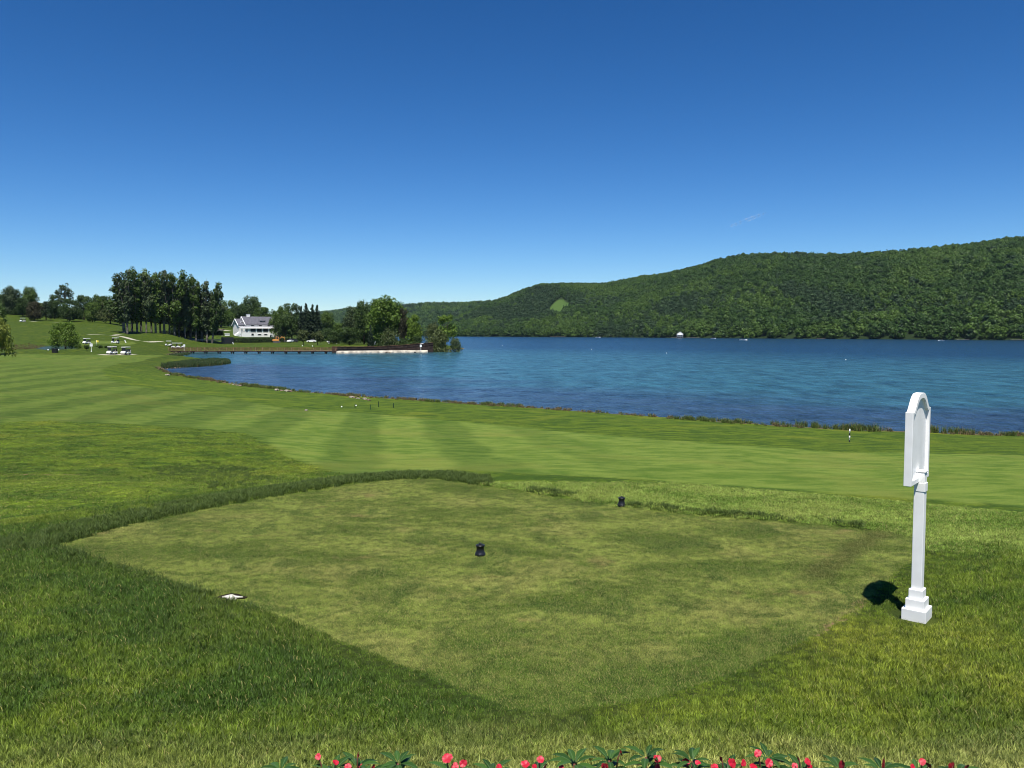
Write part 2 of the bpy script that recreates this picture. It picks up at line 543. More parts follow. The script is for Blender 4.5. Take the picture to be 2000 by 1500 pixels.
# ------------------------------------------------------------------ ground sheet
def gauss(v, s):
    return np.exp(-(v / s) ** 2)

FAIR_PX = [(-250, 696), (0, 692), (150, 694), (250, 694), (330, 694.5), (296, 699), (235, 709), (200, 721), (206, 735), (235, 748), (300, 760), (400, 772), (470, 781), (540, 795), (620, 802), (700, 806),
           (860, 820), (1000, 832), (1100, 843), (1300, 860), (1500, 873), (1650, 884), (1800, 885), (2000, 889), (2300, 905), (2300, 1010), (2000, 1002), (1600, 960), (1250, 930), (1000, 922), (760, 922), (690, 929),
           (640, 918), (600, 905), (545, 882), (515, 862), (485, 848), (400, 838), (330, 833), (250, 828), (100, 822), (0, 825), (-250, 832)]
FAIR = poly_px([p for p in FAIR_PX if not (p[1] > 920 and p[0] > 700)][:0] or FAIR_PX[:25]) + \
       [tuple(on_plane(px, py, 2.7))[:2] for px, py in FAIR_PX[25:32]] + poly_px(FAIR_PX[32:])
GREEN = poly_px([(150, 668), (200, 666), (262, 667.5), (266, 672), (230, 674.5), (160, 674)])
PATHS = [[tuple(ground(px, py))[:2] for px, py in q] for q in
         ([(175, 653), (215, 654.5), (238, 657), (262, 664), (290, 668), (318, 667)], [(218, 653.5), (240, 653.5), (262, 654)],
          [(200, 692.8), (230, 692.8), (262, 692)], [(40, 627), (75, 628.5), (110, 629.5), (150, 630)])]
WALK = [tuple(ground(px, py))[:2] for px, py in [(392, 643.5), (436, 644.5)]]
DIRT = [tuple(on_plane(px, py, 4.49))[:2] for px, py in [(1590, 1240), (1640, 1206), (1668, 1184), (1694, 1163)]]
DITCH = [tuple(on_plane(px, py, 2.75))[:2] for px, py in [(-20, 926), (30, 926), (60, 924), (105, 926), (150, 926)]]

tf = np.concatenate([np.arange(-180, -40, 4.0), np.arange(-40, 40.01, 0.15), np.arange(44, 180.1, 4.0)])
rf = np.concatenate([[0.02, 0.5, 1.0, 1.5, 2.0, 2.5], np.exp(np.arange(math.log(3.0), math.log(900), 0.0112)), np.exp(np.linspace(math.log(910), math.log(7000), 20))])
TH, RR = np.meshgrid(np.radians(tf), rf)
gx = (RR * np.sin(TH)).ravel(); gy = (RR * np.cos(TH)).ravel()
gz = terrain(gx, gy)
ns, nr = len(tf), len(rf)
I = np.arange(nr * ns).reshape(nr, ns)
quads = np.stack([I[:-1, :-1], I[:-1, 1:], I[1:, 1:], I[1:, :-1]], -1).reshape(-1, 4)[:, ::-1]
sd_lake = sdist(gx, gy, LAKE)
A = {
    'tee': np.clip(sdist(gx, gy, TEE), -3, 3),
    'fair': np.clip(np.maximum(sdist(gx, gy, FAIR), sdist(gx, gy, GREEN)), -6, 6),
    'shore': np.clip(-sd_lake, -8, 20),
    'path': np.clip(np.minimum.reduce([linedist(gx, gy, p) for p in PATHS]), 0, 12),
    'walk': np.clip(linedist(gx, gy, WALK), 0, 20),
    'dirt': np.clip(np.minimum(linedist(gx, gy, DIRT), 3 * linedist(gx, gy, DITCH) * 0.12), 0, 3),
    'mound': np.clip(sdist(gx, gy, MOUND), -4, 4),
}
m_ground, nt, out = mat('turf')
pos = wpos(nt)
rough, fair, tee, fine, micro, mm, med, big = grass_cols(nt, pos)
xyz = N(nt, 'ShaderNodeSeparateXYZ', {0: pos})
X_, Y_ = xyz.outputs[0], xyz.outputs[1]
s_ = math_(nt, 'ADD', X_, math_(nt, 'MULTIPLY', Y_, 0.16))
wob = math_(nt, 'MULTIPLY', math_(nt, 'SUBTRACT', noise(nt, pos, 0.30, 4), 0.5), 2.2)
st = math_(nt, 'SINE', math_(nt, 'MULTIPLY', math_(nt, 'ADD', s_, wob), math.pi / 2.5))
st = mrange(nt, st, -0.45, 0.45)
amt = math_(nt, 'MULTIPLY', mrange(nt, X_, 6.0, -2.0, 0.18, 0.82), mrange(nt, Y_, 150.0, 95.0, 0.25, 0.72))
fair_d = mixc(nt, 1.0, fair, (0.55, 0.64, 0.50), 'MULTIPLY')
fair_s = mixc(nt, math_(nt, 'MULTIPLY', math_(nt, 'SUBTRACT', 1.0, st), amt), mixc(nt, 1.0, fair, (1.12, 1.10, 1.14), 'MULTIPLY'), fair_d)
edge_n = math_(nt, 'ADD', math_(nt, 'MULTIPLY', math_(nt, 'SUBTRACT', fine, 0.5), 0.9), math_(nt, 'MULTIPLY', math_(nt, 'SUBTRACT', med, 0.5), 1.2))
kf = mrange(nt, math_(nt, 'ADD', attr(nt, 'fair').outputs['Fac'], edge_n), -0.35, 0.45)
dist_k = mrange(nt, Y_, 90.0, 190.0, 1.0, 0.70)   # rough gets darker towards the far part of the course
rough = mixc(nt, 1.0, rough, N(nt, 'ShaderNodeCombineColor', {0: dist_k, 1: dist_k, 2: dist_k}).outputs[0], 'MULTIPLY')
left_k = mrange(nt, X_, -6.0, -26.0, 1.0, 0.78)
fair_s = mixc(nt, 1.0, fair_s, N(nt, 'ShaderNodeCombineColor', {0: left_k, 1: left_k, 2: left_k}).outputs[0], 'MULTIPLY')
c = mixc(nt, kf, rough, fair_s)
edge_t = math_(nt, 'MULTIPLY', math_(nt, 'SUBTRACT', fine, 0.5), 0.35)
ktee = mrange(nt, math_(nt, 'ADD', attr(nt, 'tee').outputs['Fac'], edge_t), -0.05, 0.05)
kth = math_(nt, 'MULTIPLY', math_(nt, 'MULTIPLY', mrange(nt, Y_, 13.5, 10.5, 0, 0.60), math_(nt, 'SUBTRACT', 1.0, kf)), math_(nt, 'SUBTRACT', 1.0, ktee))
c = mixc(nt, kth, c, (0.018, 0.022, 0.006))   # thatch and soil, darkened to paint shaded gaps between the long blades
c = mixc(nt, ktee, c, tee)
c = mixc(nt, 1.0, c, N(nt, 'ShaderNodeCombineColor', {0: mm, 1: mm, 2: mm}).outputs[0], 'MULTIPLY')
pth = attr(nt, 'path').outputs['Fac']
kp = mrange(nt, math_(nt, 'ADD', pth, math_(nt, 'MULTIPLY', math_(nt, 'SUBTRACT', med, 0.5), 1.0)), 1.5, 0.7)
kw = mrange(nt, attr(nt, 'walk').outputs['Fac'], 5.0, 3.6)
c = mixc(nt, math_(nt, 'MAXIMUM', kp, kw), c, mixc(nt, fine, (0.30, 0.28, 0.22), (0.42, 0.40, 0.33)))
kd = mrange(nt, math_(nt, 'ADD', attr(nt, 'dirt').outputs['Fac'], math_(nt, 'MULTIPLY', math_(nt, 'SUBTRACT', noise(nt, pos, 6.0, 4), 0.5), 0.16)), 0.07, 0.02)
c = mixc(nt, kd, c, mixc(nt, micro, (0.12, 0.075, 0.035), (0.22, 0.15, 0.08)))
ks = mrange(nt, math_(nt, 'ADD', attr(nt, 'shore').outputs['Fac'], math_(nt, 'MULTIPLY', math_(nt, 'SUBTRACT', med, 0.5), 2.6)), 1.1, 0.2)
c = mixc(nt, ks, c, mixc(nt, med, (0.055, 0.045, 0.025), (0.16, 0.12, 0.07)))
nrm = bump(nt, math_(nt, 'ADD', math_(nt, 'MULTIPLY', micro, 0.6), fine), 0.55, 0.05)
princ(nt, out, c, 0.85, 0.12, nrm)
ground_me = npmesh('ground', np.stack([gx, gy, gz], 1), quads, m_ground, A, True)
tag(link('ground', ground_me), None, None, None, 'structure')

# ------------------------------------------------------------------ lake
tw = np.radians(np.arange(-46, 46.01, 0.5))
rw = np.exp(np.linspace(math.log(30), math.log(7000), 220))
TW, RW = np.meshgrid(tw, rw)
wx = (RW * np.sin(TW)).ravel(); wy = (RW * np.cos(TW)).ravel()
NEARSHORE = [tuple(on_plane(px, py, 0.0))[:2] for px, py in LAKE_PX[:23]]
wd = np.clip(linedist(wx, wy, NEARSHORE), 0, 2000)
IW = np.arange(len(rw) * len(tw)).reshape(len(rw), len(tw))
wq = np.stack([IW[:-1, :-1], IW[:-1, 1:], IW[1:, 1:], IW[1:, :-1]], -1).reshape(-1, 4)[:, ::-1]
m_water, nt, out = mat('lake water')
pos = wpos(nt)
wv1 = noise(nt, stretch(nt, pos, (0.9, 0.6, 1.0)), 0.36, 2, 0.6, 0.5)
wv2 = noise(nt, stretch(nt, pos, (0.8, 0.8, 1.0)), 1.15, 2, 0.6, 0.4)
wv3 = noise(nt, stretch(nt, pos, (0.5, 0.5, 1.0)), 0.12, 2, 0.6, 0.4)
gust = noise(nt, stretch(nt, pos, (0.22, 1.0, 1.0)), 0.035, 4, 0.6)
sh = math_(nt, 'ADD', attr(nt, 'dshore').outputs['Fac'], math_(nt, 'MULTIPLY', math_(nt, 'SUBTRACT', gust, 0.5), 60.0))
k1 = mrange(nt, sh, 12, 42)
k2 = mrange(nt, sh, 95, 235)
body = mixc(nt, k1, (0.024, 0.044, 0.078), (0.024, 0.084, 0.108))
body = mixc(nt, k2, body, (0.005, 0.026, 0.058))
# light and dark sides of the waves, painted into the body colour
wave_tone = mrange(nt, noise(nt, stretch(nt, pos, (1.0, 0.42, 1.0)), 0.30, 6, 0.78), 0.36, 0.64, 0.35, 1.55, False)
body = mixc(nt, 1.0, body, N(nt, 'ShaderNodeCombineColor', {0: wave_tone, 1: wave_tone, 2: wave_tone}).outputs[0], 'MULTIPLY')
h = math_(nt, 'ADD', math_(nt, 'MULTIPLY', wv1, 0.75), math_(nt, 'ADD', math_(nt, 'MULTIPLY', wv2, 0.26), math_(nt, 'MULTIPLY', wv3, 1.3)))
nrm = bump(nt, h, 1.0, 1.0)
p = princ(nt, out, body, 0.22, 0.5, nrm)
p.inputs['IOR'].default_value = 1.33
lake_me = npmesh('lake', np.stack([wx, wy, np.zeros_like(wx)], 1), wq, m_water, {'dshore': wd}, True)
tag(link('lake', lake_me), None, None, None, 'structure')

# small pond beyond the tee on the left
mbp = MB(); pc = np.mean(POND, axis=0)
pv = [(pc[0] + (x - pc[0]) * 1.04, pc[1] + (y - pc[1]) * 1.04, PZ) for x, y in POND]
mbp.add(pv, [tuple(range(len(pv)))])
m_pond, nt, out = mat('pond water')
nrm = bump(nt, noise(nt, wpos(nt), 1.5, 3), 0.5, 0.1)
princ(nt, out, (0.012, 0.03, 0.06), 0.1, 0.5, nrm)
tag(mbp.build('pond', m_pond), None, None, None, 'structure')

# ------------------------------------------------------------------ far hills across the lake
m_hill, nt, out = mat('hill ground')
pos = wpos(nt)
f = noise(nt, pos, 0.05, 4)
c = mixc(nt, f, (0.010, 0.020, 0.007), (0.018, 0.032, 0.010))
mead = mixc(nt, noise(nt, pos, 0.03, 3), (0.042, 0.084, 0.018), (0.062, 0.104, 0.024))
c = mixc(nt, mrange(nt, attr(nt, 'meadow').outputs['Fac'], -2, 2), c, mead)
princ(nt, out, c, 0.9, 0.1)

def hill_mesh(name, pxs, shore_d, crest_d, crest_py, tree_h, back, seed):
    """ridge given by the distance of its shore and crest and the height of its skyline at a row of bearings"""
    px = np.arange(pxs[0][0], pxs[-1][0] + 1, 8.0)
    kx = [q[0] for q in pxs]
    ds = np.interp(px, kx, [q[1] for q in pxs]); dc = np.interp(px, kx, [q[2] for q in pxs]); py = np.interp(px, [q[0] for q in crest_py], [q[1] for q in crest_py])
    zc = np.array([at(a, b, d).z for a, b, d in zip(px, py, dc)]) - tree_h
    zc = np.maximum(zc, 0.3)
    t = np.concatenate([np.linspace(-0.04, 1.0, 44), np.linspace(1.06, 1 + back, 14)])
    T, PX = np.meshgrid(t, px, indexing='ij')
    Yv = ds[None] + (dc - ds)[None] * T
    Xv = (PX - 1000) / FPX * Yv
    prof = np.where(T < 0, T * 3.0, np.where(T <= 1, np.sin(np.clip(T, 0, 1) * math.pi / 2) ** 0.92, np.cos(np.clip((T - 1) / back, 0, 1) * math.pi / 2) * 0.55 + 0.45))
    Zv = zc[None] * prof
    amp = 0.10 * zc[None] * np.clip(T, 0, 1) * np.clip(1.02 - T, 0, 1) * 4
    Zv = Zv + (fbm(Xv / 260, Yv / 260, seed, 4) - 0.5) * amp * 2
    Zv = np.where(T < 0.02, np.minimum(Zv, 0.4), Zv)
    n0, n1 = T.shape
    ii = np.arange(n0 * n1).reshape(n0, n1)
    q = np.stack([ii[:-1, :-1], ii[:-1, 1:], ii[1:, 1:], ii[1:, :-1]], -1).reshape(-1, 4)[:, ::-1]
    return Xv.ravel(), Yv.ravel(), Zv.ravel(), q, (n0, n1)

MEADOW = [(1081, 593), (1091, 585), (1101, 584), (1102, 591), (1124, 593), (1109, 601), (1098, 608), (1093, 619), (1084, 615), (1070, 606)]
H1 = hill_mesh('hill', [(780, 1330, 1420), (900, 1260, 1650), (1000, 1190, 1900), (1100, 1120, 1950), (1250, 1020, 1800), (1500, 880, 1600), (1750, 770, 1480), (2000, 690, 1400), (2400, 600, 1300)], None, None,
               [(780, 655), (830, 645), (870, 622), (900, 607), (930, 595), (960, 584), (1000, 569), (1030, 557), (1055, 550), (1100, 549), (1180, 551), (1215, 545), (1250, 538), (1300, 530), (1350, 516), (1400, 503), (1450, 497),
                (1500, 495), (1550, 497), (1600, 500), (1650, 499), (1700, 497), (1750, 494), (1800, 490), (1850, 484), (1900, 478), (1950, 470), (2000, 465), (2400, 420)], 19.0, 0.6, 21)
H2 = hill_mesh('ridge', [(380, 2600, 4300), (640, 2500, 4200), (700, 2450, 4000), (800, 2100, 3000), (900, 2000, 2800), (1150, 1950, 2700)], None, None,
               [(380, 622), (560, 617), (640, 611), (690, 604), (740, 600), (790, 597), (840, 592.5), (900, 592), (940, 590), (1000, 585), (1150, 580)], 18.0, 0.5, 33)
HILLS = []
for nm, Hm in (('hill', H1), ('ridge_hill', H2)):
    hx, hy, hz, hq, shp = Hm
    pxx = 1000 + hx / hy * FPX
    # pixel row of each vertex, to place the meadow clearing on the slope
    dcm = (hy * cp - (hz - CZ) * sp); ycm = (hy * sp + (hz - CZ) * cp)
    pyy = 750 - FPX * ycm / dcm; pxx = 1000 + FPX * hx / dcm
    md_ = sdist(pxx, pyy, MEADOW) if nm == 'hill' else np.full(hx.shape, -50.0)
    tag(link(nm, npmesh(nm, np.stack([hx, hy, hz], 1), hq, m_hill, {'meadow': np.clip(md_, -20, 20)}, True)), None, None, None, 'structure')
    HILLS.append((hx.reshape(shp), hy.reshape(shp), hz.reshape(shp), md_.reshape(shp)))

# ------------------------------------------------------------------ foliage
def leaf_mat(name, dark, light, trans=0.25, rnd=0.35, rough=0.55):
    m, nt, out = mat(name)
    v = attr(nt, 'var').outputs['Fac']
    oi = N(nt, 'ShaderNodeObjectInfo').outputs['Random']
    f = math_(nt, 'ADD', math_(nt, 'MULTIPLY', v, 1 - rnd), math_(nt, 'MULTIPLY', oi, rnd), clamp=True)
    c = mixc(nt, f, dark, light)
    p = nt.nodes.new('ShaderNodeBsdfPrincipled')
    sock(c, nt, p.inputs['Base Color']); p.inputs['Roughness'].default_value = rough
    p.inputs['Specular IOR Level'].default_value = 0.2
    t = nt.nodes.new('ShaderNodeBsdfTranslucent')
    sock(mixc(nt, 1.0, c, (1.1, 1.25, 0.6), 'MULTIPLY'), nt, t.inputs['Color'])
    mx = nt.nodes.new('ShaderNodeMixShader'); mx.inputs[0].default_value = trans
    nt.links.new(p.outputs[0], mx.inputs[1]); nt.links.new(t.outputs[0], mx.inputs[2])
    nt.links.new(mx.outputs[0], out.inputs[0])
    return m

L_MID = leaf_mat('leaves mid green', (0.030, 0.062, 0.010), (0.098, 0.155, 0.026))
L_DARK = leaf_mat('leaves dark green', (0.018, 0.040, 0.009), (0.066, 0.110, 0.026))
L_LIME = leaf_mat('leaves fresh green', (0.044, 0.090, 0.010), (0.145, 0.220, 0.026))
L_OLIVE = leaf_mat('leaves olive', (0.032, 0.050, 0.014), (0.110, 0.135, 0.042))
L_GREY = leaf_mat('leaves grey green', (0.026, 0.048, 0.018), (0.095, 0.130, 0.054))
L_PINE = leaf_mat('needles', (0.008, 0.020, 0.008), (0.030, 0.055, 0.022), 0.1)
L_BROWN = leaf_mat('leaves dark red brown', (0.016, 0.018, 0.008), (0.050, 0.048, 0.020), 0.1)
L_WILLOW = leaf_mat('willow leaves', (0.120, 0.150, 0.022), (0.300, 0.330, 0.070))
BARK = simple('bark', (0.075, 0.060, 0.045), 0.9, 0.1, 0.4, 2.0)
BARK_P = simple('grey bark', (0.15, 0.135, 0.115), 0.9, 0.1, 0.4, 2.0)

def leaf_cloud(clumps, n, size, seed, flat=0.75, droop=0.0, fill=0.55, jit=0.55):
    """leaf-spray faces spread over the outside of many clumps; clumps = (x, y, z, rx, rz)"""
    g = np.random.default_rng(seed)
    cl = np.asarray(clumps, float)
    wt = cl[:, 3] ** 1.7; wt /= wt.sum()
    k = g.choice(len(cl), n, p=wt)
    d = g.normal(size=(n, 3)); d /= np.linalg.norm(d, axis=1)[:, None]
    rad = fill + (1 - fill) * g.random(n) ** 0.5 + 0.10 * g.normal(size=n)
    c = cl[k, :3] + d * np.stack([cl[k, 3], cl[k, 3], cl[k, 4]], 1) * rad[:, None]
    nrm = d + g.normal(size=(n, 3)) * jit + np.array([0, 0, 0.35])
    nrm /= np.linalg.norm(nrm, axis=1)[:, None]
    a = np.cross(nrm, g.normal(size=(n, 3))); a /= np.linalg.norm(a, axis=1)[:, None] + 1e-9
    b = np.cross(nrm, a)
    s = size * (0.55 + 0.9 * g.random(n))[:, None]
    V = np.stack([c - a * s * 0.5 - b * s * 0.25, c + a * s * 0.15 - b * s * 0.5 * flat, c + a * s * 0.6 + b * s * 0.1, c - a * s * 0.1 + b * s * 0.5 * flat], 1)
    V[:, 2, 2] -= droop * s[:, 0]
    cv = g.random(len(cl))
    var = np.clip(0.6 * cv[k] + 0.4 * g.random(n), 0, 1)
    return V.reshape(-1, 3), np.repeat(var, 4)

def crown_mesh(name, clumps, n, size, seed, material, **kw):
    V, var = leaf_cloud(clumps, n, size, seed, **kw)
    F = np.arange(len(V)).reshape(-1, 4)
    return npmesh(name, V, F, material, {'var': var}, False)

def round_clumps(g, H, W, base, n, rmin, rmax, shape='round'):
    """clump centres filling an uneven crown of height H, width W from height base"""
    out_ = []
    for i in range(n):
        t = g.random()
        z = base + (H - base) * t
        if shape == 'round':
            prof = math.sin(math.pi * min(max(0.12 + 0.80 * t, 0), 1)) ** 0.6
        elif shape == 'cone':
            prof = (1 - t) ** 0.8 + 0.08
        elif shape == 'dome':
            prof = math.sqrt(max(0.02, 1 - t ** 2.2))
        elif shape == 'flat':
            prof = 0.45 + 0.55 * math.sin(math.pi * min(1, t * 0.9 + 0.15))
        else:
            prof = 1.0
        a = g.random() * 2 * math.pi
        r_ = W / 2 * prof * math.sqrt(0.15 + 0.85 * g.random())
        q = (rmin + (rmax - rmin) * g.random()) * (0.75 + 0.5 * prof)
        out_.append((r_ * math.cos(a) * (1 - q / W * 0.8), r_ * math.sin(a) * (1 - q / W * 0.8), min(z, H - q * 0.6), q, q * (0.7 + 0.3 * g.random())))
    return out_

def trunk_mb(H, r, clumps, g, limbs=7, lean=0.0, top=0.8):
    m = MB()
    pts = [(0, 0, -0.6), (0, 0, 0.05 * H), (lean * 0.3, 0.01 * H * g.normal(), 0.35 * H), (lean * 0.7, 0.015 * H * g.normal(), 0.6 * H), (lean, 0, top * H)]
    m.tube(pts, [r * 1.35, r, r * 0.8, r * 0.5, r * 0.15], 7)
    order = sorted(range(len(clumps)), key=lambda i: -clumps[i][3])[:limbs]
    for i in order:
        c = clumps[i]
        z0 = max(0.2 * H, min(c[2] * 0.7, 0.6 * H))
        f = z0 / H
        p0 = (lean * f, 0, z0)
        mid = (c[0] * 0.5, c[1] * 0.5, (z0 + c[2]) / 2 - 0.02 * H)
        m.tube([p0, mid, c[:3]], [r * 0.42, r * 0.28, r * 0.08], 5)
    return m

TREE_KIT = {}
def kit(kind, seed, mat_, H=10.0, **kw):
    """trunk and crown meshes of a 10 m tree of a kind"""
    key = (kind, seed, mat_.name)
    if key in TREE_KIT: return TREE_KIT[key]
    g = np.random.default_rng(seed + 100)
    lean = 0.0
    bark = BARK
    if kind == 'broad':
        cl = round_clumps(g, 10, 9.0, 1.6, 44, 0.8, 1.9); leaf = (5600, 0.42); tr = trunk_mb(10, 0.30, cl, g)
    elif kind == 'tall':
        cl = round_clumps(g, 10, 5.6, 1.5, 40, 0.7, 1.4); leaf = (5000, 0.38); tr = trunk_mb(10, 0.22, cl, g)
    elif kind == 'lobed':
        cl = round_clumps(g, 10, 7.6, 1.2, 60, 0.6, 1.5); leaf = (7600, 0.36); tr = trunk_mb(10, 0.28, cl, g, 9)
    elif kind == 'open':
        cl = round_clumps(g, 10, 5.6, 4.6, 22, 0.45, 1.0, 'flat'); leaf = (1700, 0.34); tr = trunk_mb(10, 0.17, cl, g, 16, 0.2)
    elif kind == 'maple':
        cl = round_clumps(g, 10, 11.0, 1.9, 64, 0.7, 1.6, 'dome'); leaf = (6500, 0.36); tr = trunk_mb(10, 0.33, cl, g, 9, 0, 0.6)
    elif kind == 'bush':
        cl = round_clumps(g, 10, 13.0, 1.2, 44, 1.2, 2.4, 'dome'); leaf = (3600, 0.55); tr = trunk_mb(7, 0.25, cl, g, 9, 0, 0.6)
    elif kind == 'sapling':
        cl = round_clumps(g, 10, 9.0, 3.4, 20, 1.0, 2.0); leaf = (1200, 0.75); tr = trunk_mb(10, 0.28, cl, g, 5)
    elif kind == 'poplar':
        bark = BARK_P
        cl = []
        for i in range(11):
            a = g.random() * 6.28; spread = 0.25 + 1.5 * g.random()
            tip = 7.6 + 2.4 * g.random() if i < 7 else 4.5 + 2.0 * g.random()
            z0 = 2.3 + 1.4 * g.random()
            for k in range(6):
                f = k / 5
                rr_ = spread * (0.18 + 0.82 * f)
                q = 0.34 + 0.36 * g.random()
                cl.append((rr_ * math.cos(a) + 0.16 * g.normal(), rr_ * math.sin(a) + 0.16 * g.normal(), z0 + (tip - z0) * f + 0.15 * g.normal(), q, q * (0.9 + 0.5 * g.random())))
        leaf = (5200, 0.28)
        tr = MB().tube([(0, 0, -0.5), (0, 0, 0.4), (0.05, 0.03, 3.5), (0.0, 0.06, 6.5), (0.03, 0, 9.3)], [0.26, 0.19, 0.15, 0.09, 0.02], 7)
        for i in range(11):
            c1 = cl[i * 6]; c2 = cl[i * 6 + 5]
            tr.tube([(0, 0, c1[2] - 1.2), c1[:3], c2[:3], (c2[0] * 1.05, c2[1] * 1.05, c2[2] + 0.9)], [0.09, 0.07, 0.03, 0.008], 5)
            for q in range(5):
                b0 = Vector(cl[i * 6 + q][:3]); d = Vector((g.normal(), g.normal(), 1.4 + g.random()))
                tr.tube([b0, b0 + d * 0.45], [0.02, 0.006], 4)
    elif kind == 'spruce':
        cl = []
        for k in range(26):
            t = k / 25
            z = 0.8 + 9.0 * t
            W_ = (1.75 * (1 - t) ** 0.8 + 0.10) * (0.8 + 0.35 * g.random())
            nb = max(3, int(9 * (1 - t)) + 2)
            for i in range(nb):
                a = 2 * math.pi * (i + g.random() * 0.9) / nb
                for f in (0.35, 0.8):
                    cl.append((W_ * f * math.cos(a), W_ * f * math.sin(a), z - 0.30 * W_ * f + 0.12 * g.normal(), 0.16 + 0.22 * (1 - t), 0.20))
        leaf = (7000, 0.30); tr = MB().tube([(0, 0, -0.4), (0, 0, 3), (0, 0, 9.7)], [0.17, 0.13, 0.01], 7)
    elif kind == 'pine':
        cl = round_clumps(g, 10, 4.6, 1.6, 40, 0.5, 1.0, 'cone'); leaf = (3000, 0.30); tr = trunk_mb(10, 0.20, cl, g, 8, 0, 0.92)
    elif kind == 'willow':
        cl = round_clumps(g, 9.4, 8.0, 4.0, 26, 0.9, 1.6, 'dome')
        for i in range(60):
            a = g.random() * 6.28; r_ = 2.2 + 2.3 * g.random(); z1 = 6.8 - 0.5 * r_; L_ = 2.5 + 2.6 * g.random()
            for k in range(4):
                cl.append((r_ * math.cos(a) * (1 + 0.04 * k), r_ * math.sin(a) * (1 + 0.04 * k), z1 - L_ * k / 4, 0.30, 0.55))
        leaf = (5600, 0.34); tr = trunk_mb(9, 0.36, cl, g, 10, 0.3, 0.7)
    big = crown_mesh(kind + '_crown', cl, leaf[0], leaf[1], seed, mat_, droop=0.5 if kind == 'willow' else 0.15)
    TREE_KIT[key] = (tr, bark, big)
    return TREE_KIT[key]

TR_MESH = {}
def tree(name, kind, seed, mat_, pos, H, W, label, cat='tree', group=None, rz=None):
    """W scales the crown sideways relative to the 10 m kit (1 = as built)"""
    tr, bark, cm = kit(kind, seed, mat_)
    k = (kind, seed)
    rz = random.random() * 6.28 if rz is None else rz
    root = empty(name, pos, rz, label, cat, group, scale=(H / 10 * W, H / 10 * W, H / 10))
    if k not in TR_MESH:
        o = tr.build('trunk', bark, root); TR_MESH[k] = o.data
    else:
        link('trunk', TR_MESH[k], root)
    link('crown', cm, root)
    return root

def tree_px(px, top, d, wpx, name, kind, seed, mat_, label, cat='tree', group=None, rz=None, natural=None):
    """plant a tree at bearing px and distance d so that its top reaches pixel row top and its crown spans wpx pixels"""
    x = (px - 1000) / FPX * d * (cp)  # bearing to metres (pitch is tiny)
    z = tz(x, d)
    ztop = at(px, top, d).z
    H = max(0.8, ztop - z)
    nat = {'broad': 9.4, 'tall': 6.2, 'lobed': 8.0, 'open': 6.0, 'maple': 11.2, 'bush': 13.5, 'sapling': 9.5, 'poplar': 3.4, 'spruce': 2.7, 'pine': 5.0, 'willow': 9.8}[kind]
    W = (wpx * d / FPX) / (nat * H / 10)
    return tree(name, kind, seed, mat_, (x, d, z - 0.05), H, W, label, cat, group, rz)

# left-hand woods on the hill behind the course
G_HILL = 'trees on the hill at the far left'
tree_px(-14, 596, 190, 62, 'oak_tree', 'broad', 1, L_DARK, 'dark oak leaning into the left edge above the willow')
tree_px(-11, 610, 160, 66, 'willow_tree', 'willow', 2, L_WILLOW, 'yellow-green weeping willow cut by the left edge of the picture')
HILL = [
    (8, 575, 445, 34, 'broad', 3, L_DARK, 'low dark round tree at the left end of the hilltop row'),
    (27, 559, 440, 40, 'lobed', 4, L_GREY, 'tall grey-green tree at the left end of the hilltop row'),
    (60, 562, 430, 32, 'lobed', 5, L_MID, 'tall green tree with a lit round top right of the grey-green one'),
    (46, 582, 425, 30, 'broad', 1, L_DARK, 'short dark tree filling the dip between the two tall hilltop trees'),
    (68, 590, 395, 34, 'broad', 6, L_BROWN, 'dark brownish spreading tree behind the golf cart on the hill'),
    (91, 589, 405, 24, 'pine', 7, L_PINE, 'dark pointed evergreen right of the brownish hill tree'),
    (108, 576, 420, 24, 'tall', 8, L_DARK, 'narrow dark tree just left of the tall umbrella-shaped pine'),
    (129, 553.5, 425, 36, 'open', 9, L_GREY, 'tall umbrella-shaped pine with bare stem rising over the hill trees'),
    (137, 584, 405, 42, 'broad', 3, L_DARK, 'broad dark tree under the umbrella-shaped pine'),
    (165, 578, 425, 32, 'broad', 10, L_DARK, 'dark round tree first to the right of the umbrella-shaped pine'),
    (186, 575, 430, 30, 'lobed', 4, L_MID, 'round mid green tree midway between umbrella pine and poplar grove'),
    (181, 592, 405, 30, 'broad', 6, L_MID, 'low bright green tree on the hill in front of darker ones'),
    (209, 579, 435, 34, 'broad', 1, L_DARK, 'dark tree just behind the left end of the poplar grove'),
    (216, 586, 400, 46, 'maple', 11, L_OLIVE, 'spreading olive green tree beside the left end of the poplar grove'),
    (240, 590, 430, 40, 'broad', 10, L_MID, 'green tree seen between the first poplar trunks'),
]
for a in HILL:
    nm = {'pine': 'pine_tree', 'open': 'umbrella_pine'}.get(a[4], 'broadleaf_tree')
    tree_px(a[0], a[1], a[2], a[3], nm, a[4], a[5], a[6], a[7], 'tree', G_HILL)
for i, px in enumerate((275, 300, 325, 350, 376)):
    tree_px(px, 596 + (i % 2) * 6, 470, 44, 'broadleaf_tree', 'broad', (3, 6, 10)[i % 3], L_DARK if i % 2 else L_MID, 'dark rounded tree in the belt behind the poplar grove', 'tree', 'belt of trees behind the poplar grove')

